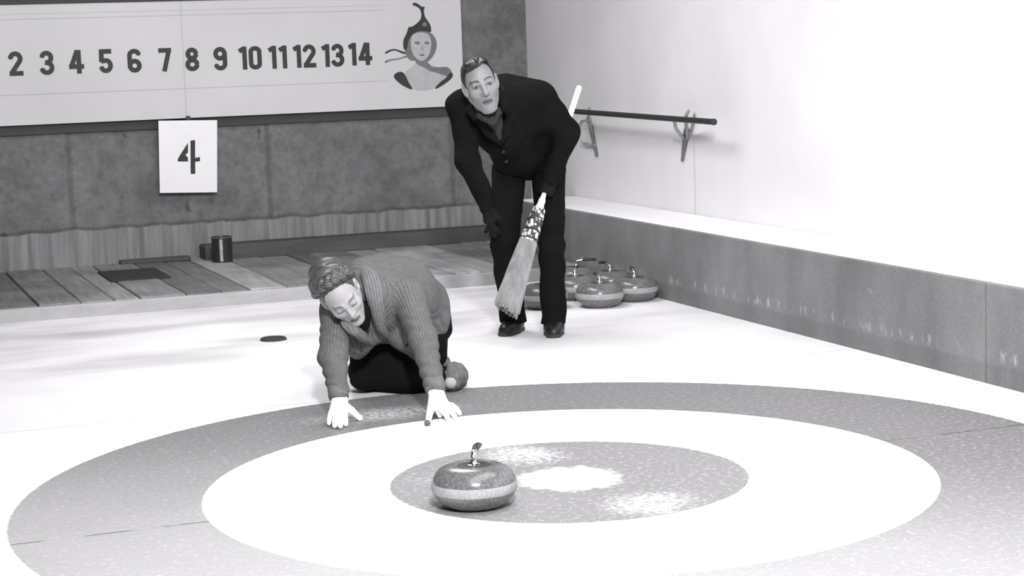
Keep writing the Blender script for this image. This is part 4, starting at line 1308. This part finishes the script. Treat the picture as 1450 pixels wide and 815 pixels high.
def wrib(P):
    dR = np.minimum(seg_dist(P, wsR, weR)[0] - 0.063, seg_dist(P, weR, wwR)[0] - 0.048)
    dL = np.minimum(seg_dist(P, wsL, weL)[0] - 0.064, seg_dist(P, weL, wwL)[0] - 0.048)
    dT = np.minimum(np.minimum(seg_dist(P, wchest, wmid)[0] - 0.154, seg_dist(P, wmid, wrump)[0] - 0.155), seg_dist(P, wneck, wchest)[0] - 0.115)
    def ang(a_, b_):
        d_ = nrm(b_ - a_)
        e1 = nrm(to_view - d_ * (to_view @ d_)); e2 = np.cross(d_, e1)
        q_ = P - a_
        return np.arctan2(q_ @ e2, q_ @ e1) / (2 * PI) * 30
    r = np.where(seg_dist(P, wsR, weR)[0] < seg_dist(P, weR, wwR)[0], ang(wsR, weR), ang(weR, wwR))
    l = np.where(seg_dist(P, wsL, weL)[0] < seg_dist(P, weL, wwL)[0], ang(wsL, weL), ang(weL, wwL))
    t = (P - wchest) @ axA / 0.0125
    fr = (P @ nrm(np.cross(axA, V(0, 0, 1)))) / 0.012
    front = (P[:, 2] < 0.36)
    t = np.where(front, fr, t)
    return np.where((dR < dT) & (dR < dL), r, np.where(dL < dT, l, t))
cardigan = child(F, 'cardigan', m_knit, woman, rib=wrib)
cardigan['label'] = 'grey ribbed cardigan'
# shawl collar: a folded band round the neck and down both fronts
for pts, rs in (([(-0.2312, 1.7129, 0.5669), (-0.2147, 1.5852, 0.5402), (-0.2084, 1.5434, 0.4861), (-0.1946, 1.5608, 0.4134), (-0.1675, 1.6042, 0.3300), (-0.1296, 1.6476, 0.2771)], [0.026, 0.030, 0.033, 0.028, 0.020, 0.006]),
                ([(-0.3382, 1.5438, 0.3720), (-0.3032, 1.5477, 0.3368), (-0.2494, 1.5973, 0.2939), (-0.1973, 1.6588, 0.2548)], [0.018, 0.022, 0.019, 0.006])):
    F = Field(lo, hi, 0.0045)
    P_ = curve([V(p) for p in pts], 5)
    n = len(P_)
    R_ = list(np.interp(np.linspace(0, 1, n), np.linspace(0, 1, len(rs)), rs))
    F.chain(P_, R_, 0.01, flat=(nrm(to_view + V(0, 0, 0.3)), 0.42))
    cen = np.array(P_)
    def crib(P, cen=cen):
        i = np.argmin(((P[:, None, :] - cen[None]) ** 2).sum(-1), 1)
        return ((P - cen[i]) @ im_r) / 0.012
    child(F, 'collar', m_knit2, cardigan, rib=crib)
for a_, b_, r in ((weR, wwR, 0.042), (weL, wwL, 0.043)):
    d_ = nrm(a_ - b_)
    F = Field(b_ - 0.14, b_ + 0.14, 0.0035)
    F.cap(b_ + d_ * 0.015, b_ + d_ * 0.055, r - 0.002, r, 0)
    F.plane(b_ + d_ * 0.012, -d_, 0.006)
    e1 = nrm(to_view - d_ * (to_view @ d_)); e2 = np.cross(d_, e1)
    child(F, 'cuff', m_knit2, cardigan, rib=lambda P, b_=b_, e1=e1, e2=e2: np.arctan2((P - b_) @ e2, (P - b_) @ e1) / (2 * PI) * 26)
m_button = mat('dark_button', 58, 0.35, 0.1, 30)
for p, d0 in (((-0.2429, 1.6559, 0.2355), 0), ((-0.2629, 1.6892, 0.2208), 0), ((-0.0476, 1.6415, 0.2323), 0)):
    F = Field(V(p) - 0.03, V(p) + 0.03, 0.0025)
    F.cap(V(p) - to_view * 0.010, V(p) - to_view * 0.004, 0.0085, 0.0085, 0.0)
    child(F, 'button', m_button, cardigan)
# blouse at the open neck
F = Field(lo, hi, 0.0045)
F.chain([V((-0.2575, 1.5828, 0.4043)), V((-0.2493, 1.5887, 0.3504))], [0.045, 0.030], 0.03)
child(F, 'blouse', m_trouser, woman)
F = Field(V((0.1241, 1.8630, 0.3378)) - 0.06, V((0.1241, 1.8630, 0.3378)) + 0.06, 0.003)
F.chain([V((0.1426, 1.8740, 0.3504)), V((0.1267, 1.8616, 0.3347)), V((0.1099, 1.8503, 0.3236))], [0.005, 0.006, 0.005], 0.003)
child(F, 'pocket_edge', m_button, cardigan)
# trousers
F = Field(lo, hi, 0.005)
F.chain([whipR, wkR, waR + nrm(wkR - waR) * 0.05], [0.105, 0.080, 0.052], 0.03)
F.chain([whipL, wkL, waL + nrm(wkL - waL) * 0.05], [0.105, 0.080, 0.052], 0.03)
F.cap(whipR, whipL, 0.10, 0.10, 0.06)
F.cap(V((-0.1762, 1.8966, 0.1632)), V((-0.1714, 1.9050, 0.0790)), 0.055, 0.058, 0.05)
F.cap(V((-0.0680, 1.8793, 0.1713)), V((-0.0636, 1.8867, 0.0779)), 0.07, 0.065, 0.05)
F.cap(V((0.1747, 2.0128, 0.2317)), V((0.1869, 1.9939, 0.1235)), 0.062, 0.048, 0.05)
F.warp(lambda P: 0.004 * np.sin(P @ np.array([20.0, 33.0, 40.0]) + 1.5 * np.sin(P @ np.array([15.0, 8.0, 26.0]))))
F.plane((0, 0, 0.001), (0, 0, -1), 0.0)
child(F, 'trousers', m_trouser, woman)
# boots: fleecy grey with a pale top band
m_fleece = mat('fleecy_boot', 104, 0.95, 0.3, 30, bump=0.8, spec=0.1, fine=0.25)
m_pale = mat('pale_boot_band', 165, 0.8, 0.15, 20)
for ak, tk in ((waL, wtL), (waR, wtR)):
    u = nrm(tk - ak); u2 = nrm(V(u[0], u[1], 0))
    F = Field(np.minimum(ak, tk) - 0.16, np.maximum(ak, tk) + 0.16, 0.0038)
    F.chain([ak, ak + u2 * 0.06 + V(0, 0, 0.004), ak + u2 * 0.15 - V(0, 0, 0.006)], [0.050, 0.054, 0.044], 0.03)
    F.cap(ak + V(0, 0, 0.012), ak + u2 * 0.03 + V(0, 0, 0.035), 0.042, 0.030, 0.02)
    F.warp(lambda P: 0.003 * np.sin(P @ np.array([150.0, 60.0, 110.0])) * np.sin(P @ np.array([-60.0, 130.0, 80.0])))
    F.plane((0, 0, 0.003), (0, 0, -1), 0.003)
    bt = child(F, 'boot', m_fleece, woman)
    F = Field(ak - 0.12, ak + 0.12, 0.0038)
    F.cap(ak - u2 * 0.036 - V(0, 0, 0.006), ak - u2 * 0.01, 0.028, 0.032, 0.0)
    F.plane((0, 0, 0.002), (0, 0, -1), 0.003)
    child(F, 'boot_band', m_pale, bt)
# gloves
m_glove_w = mat('white_glove_cotton', 246, 0.85, 0.03, 20, spec=0.15)
for hd, el in ((handR_w, weR), (handL_w, weL)):
    a = V(hd['wrist'])
    F = Field(a - 0.27, a + 0.27, 0.0027)
    add_hand(F, hand(**hd, grow=0.002))
    F.cap(a + nrm(el - a) * 0.035, a, 0.030, 0.027, 0.012)
    F.plane((0, 0, 0.0015), (0, 0, -1), 0.002)
    gl = child(F, 'glove', m_glove_w, woman)
    gl['label'] = 'white glove'
    if hd is handL_w:
        t = V(hd['tips'][0])
        F = Field(t - 0.04, t + 0.04, 0.002)
        F.ell(t + nrm(t - V(hd['wrist'])) * 0.010 + V(0, 0, 0.002), (0.0125, 0.0125, 0.0125), None, 0)
        F.plane((0, 0, 0.001), (0, 0, -1), 0.001)
        tp = child(F, 'fingertip_patch', mat('dark_fingertip', 92, 0.7, 0.4, 90), gl)
# hair: drawn up, with a plait coiled round the crown
m_hair_w = hair_mat('woman_hair', 32, 84, 40, 0.45, 0.15)
m_braid = hair_mat('woman_plait', 30, 98, 40, 0.42, 0.2)
q = wh.s
F = Field(wh.c - 0.22, wh.c + 0.22, 0.003)
F.ell(wh(0, -0.022, 0.034), [0.0765 * q, 0.0985 * q, 0.0900 * q], wh.M, 0)
F.ell(wh(0, -0.05, 0.085), [0.060 * q, 0.060 * q, 0.040 * q], wh.M, 0.02)
hairline(F, wh, [0, 25, 45, 58, 68, 78, 88, 100, 112, 125, 145, 180],
         [0.092, 0.089, 0.076, 0.046, 0.008, -0.014, 0.012, 0.022, 0.0, -0.045, -0.062, -0.066],
         [0.092, 0.089, 0.076, 0.042, -0.002, -0.022, 0.012, 0.022, 0.0, -0.045, -0.062, -0.066])
F.warp(lambda P: 0.0006 * np.sin(np.arctan2(wh.loc(P)[:, 0], wh.loc(P)[:, 1] + 0.03) * 60))
whair = child(F, 'hair', m_hair_w, woman, rib=lambda P: np.arctan2(wh.loc(P)[:, 0], -(wh.loc(P)[:, 1] + 0.03)) * 9)
F = Field(wh.c - 0.24, wh.c + 0.24, 0.003)
arc_ = np.array(curve([wh(0.072, -0.032, 0.052), wh(0.068, -0.002, 0.088), wh(0.036, 0.020, 0.116), wh(0.0, 0.026, 0.124), wh(-0.036, 0.020, 0.116), wh(-0.068, -0.002, 0.088), wh(-0.072, -0.032, 0.052)], 16))
NS = len(arc_) - 1
strands = [[], [], []]
for i in range(NS + 1):
    t_ = nrm(arc_[min(i + 1, NS)] - arc_[max(i - 1, 0)])
    out_ = nrm(arc_[i] - wh(0, -0.02, 0.02)); out_ = nrm(out_ - t_ * (out_ @ t_))
    lat_ = np.cross(t_, out_)
    for j in range(3):
        p_ = 2 * PI * (2.6 * i / NS + j / 3)
        strands[j].append(arc_[i] + lat_ * 0.0155 * math.sin(p_) + out_ * 0.0085 * math.sin(2 * p_))
for j in range(3):
    F.chain(strands[j], [0.0155] * (NS + 1), 0.0015)
tl = nrm(wh.M[2])
sp = np.array([x for s_ in strands for x in s_])
sd = np.array([nrm(s_[min(i + 1, NS)] - s_[max(i - 1, 0)]) for s_ in strands for i in range(NS + 1)])
def brib(P):
    out = np.empty(len(P))
    for k0 in range(0, len(P), 4000):
        Q = P[k0:k0 + 4000]
        i = np.argmin(((Q[:, None, :] - sp[None]) ** 2).sum(-1), 1)
        d_ = sd[i]
        side = np.cross(d_, tl[None]); side /= np.linalg.norm(side, axis=1)[:, None]
        out[k0:k0 + 4000] = ((Q - sp[i]) * side).sum(1) / 0.006
    return out
child(F, 'plait', m_braid, whair, rib=brib)
for k_, (pts, rs) in enumerate((([wh(0.074, -0.052, 0.045), wh(0.060, -0.030, 0.094), wh(0.026, -0.016, 0.126), wh(-0.014, -0.014, 0.131), wh(-0.052, -0.022, 0.104), wh(-0.070, -0.040, 0.060)], [0.022, 0.027, 0.028, 0.027, 0.024, 0.018]),
                               ([wh(0.060, -0.098, 0.050), wh(0.034, -0.082, 0.104), wh(-0.006, -0.072, 0.120), wh(-0.044, -0.076, 0.096), wh(-0.062, -0.084, 0.050)], [0.022, 0.026, 0.027, 0.025, 0.018]))):
    F = Field(wh.c - 0.24, wh.c + 0.24, 0.003)
    P_ = np.array(curve([V(p) for p in pts], 8))
    F.chain(list(P_), list(np.interp(np.linspace(0, 1, len(P_)), np.linspace(0, 1, len(rs)), rs)), 0.004)
    child(F, 'roll', m_braid, whair, rib=lambda P, P_=P_: (wh.loc(P)[:, 1] + 0.25 * wh.loc(P)[:, 0]) / 0.007)
print('woman done')


# ================================================================== LIGHT
def area(name, loc, target, sx, sy, power, shape='RECTANGLE', spread=None):
    l = bpy.data.lights.new(name, 'AREA')
    l.shape = shape
    l.size = sx; l.size_y = sy
    l.energy = power
    l.color = (1.0, 0.99, 1.0)
    o = bpy.data.objects.new(name, l)
    COL.objects.link(o)
    o.location = loc
    o.rotation_euler = (Vector(target) - Vector(loc)).to_track_quat('-Z', 'Y').to_euler()
    return o
area('front_lamp', (-1.7, -5.4, 4.0), (0.6, 3.5, 0.8), 0.4, 0.75, 690)
area('sheet_lamp', (0.1, -1.0, 3.3), (0.3, -0.8, 0.0), 1.6, 5.0, 135)
area('sheet_lamp', (0.2, 3.6, 3.3), (0.2, 3.4, 0.0), 1.2, 2.6, 100)
w = bpy.data.worlds.new('hall_air')
scene.world = w
w.use_nodes = True
w.node_tree.nodes['Background'].inputs[0].default_value = (0.50, 0.495, 0.505, 1)
w.node_tree.nodes['Background'].inputs[1].default_value = 0.22

scene.view_settings.view_transform = 'Standard'
scene.view_settings.look = 'None'
scene.view_settings.exposure = 0.0
scene.view_settings.gamma = 1.0
scene.view_settings.use_curve_mapping = False
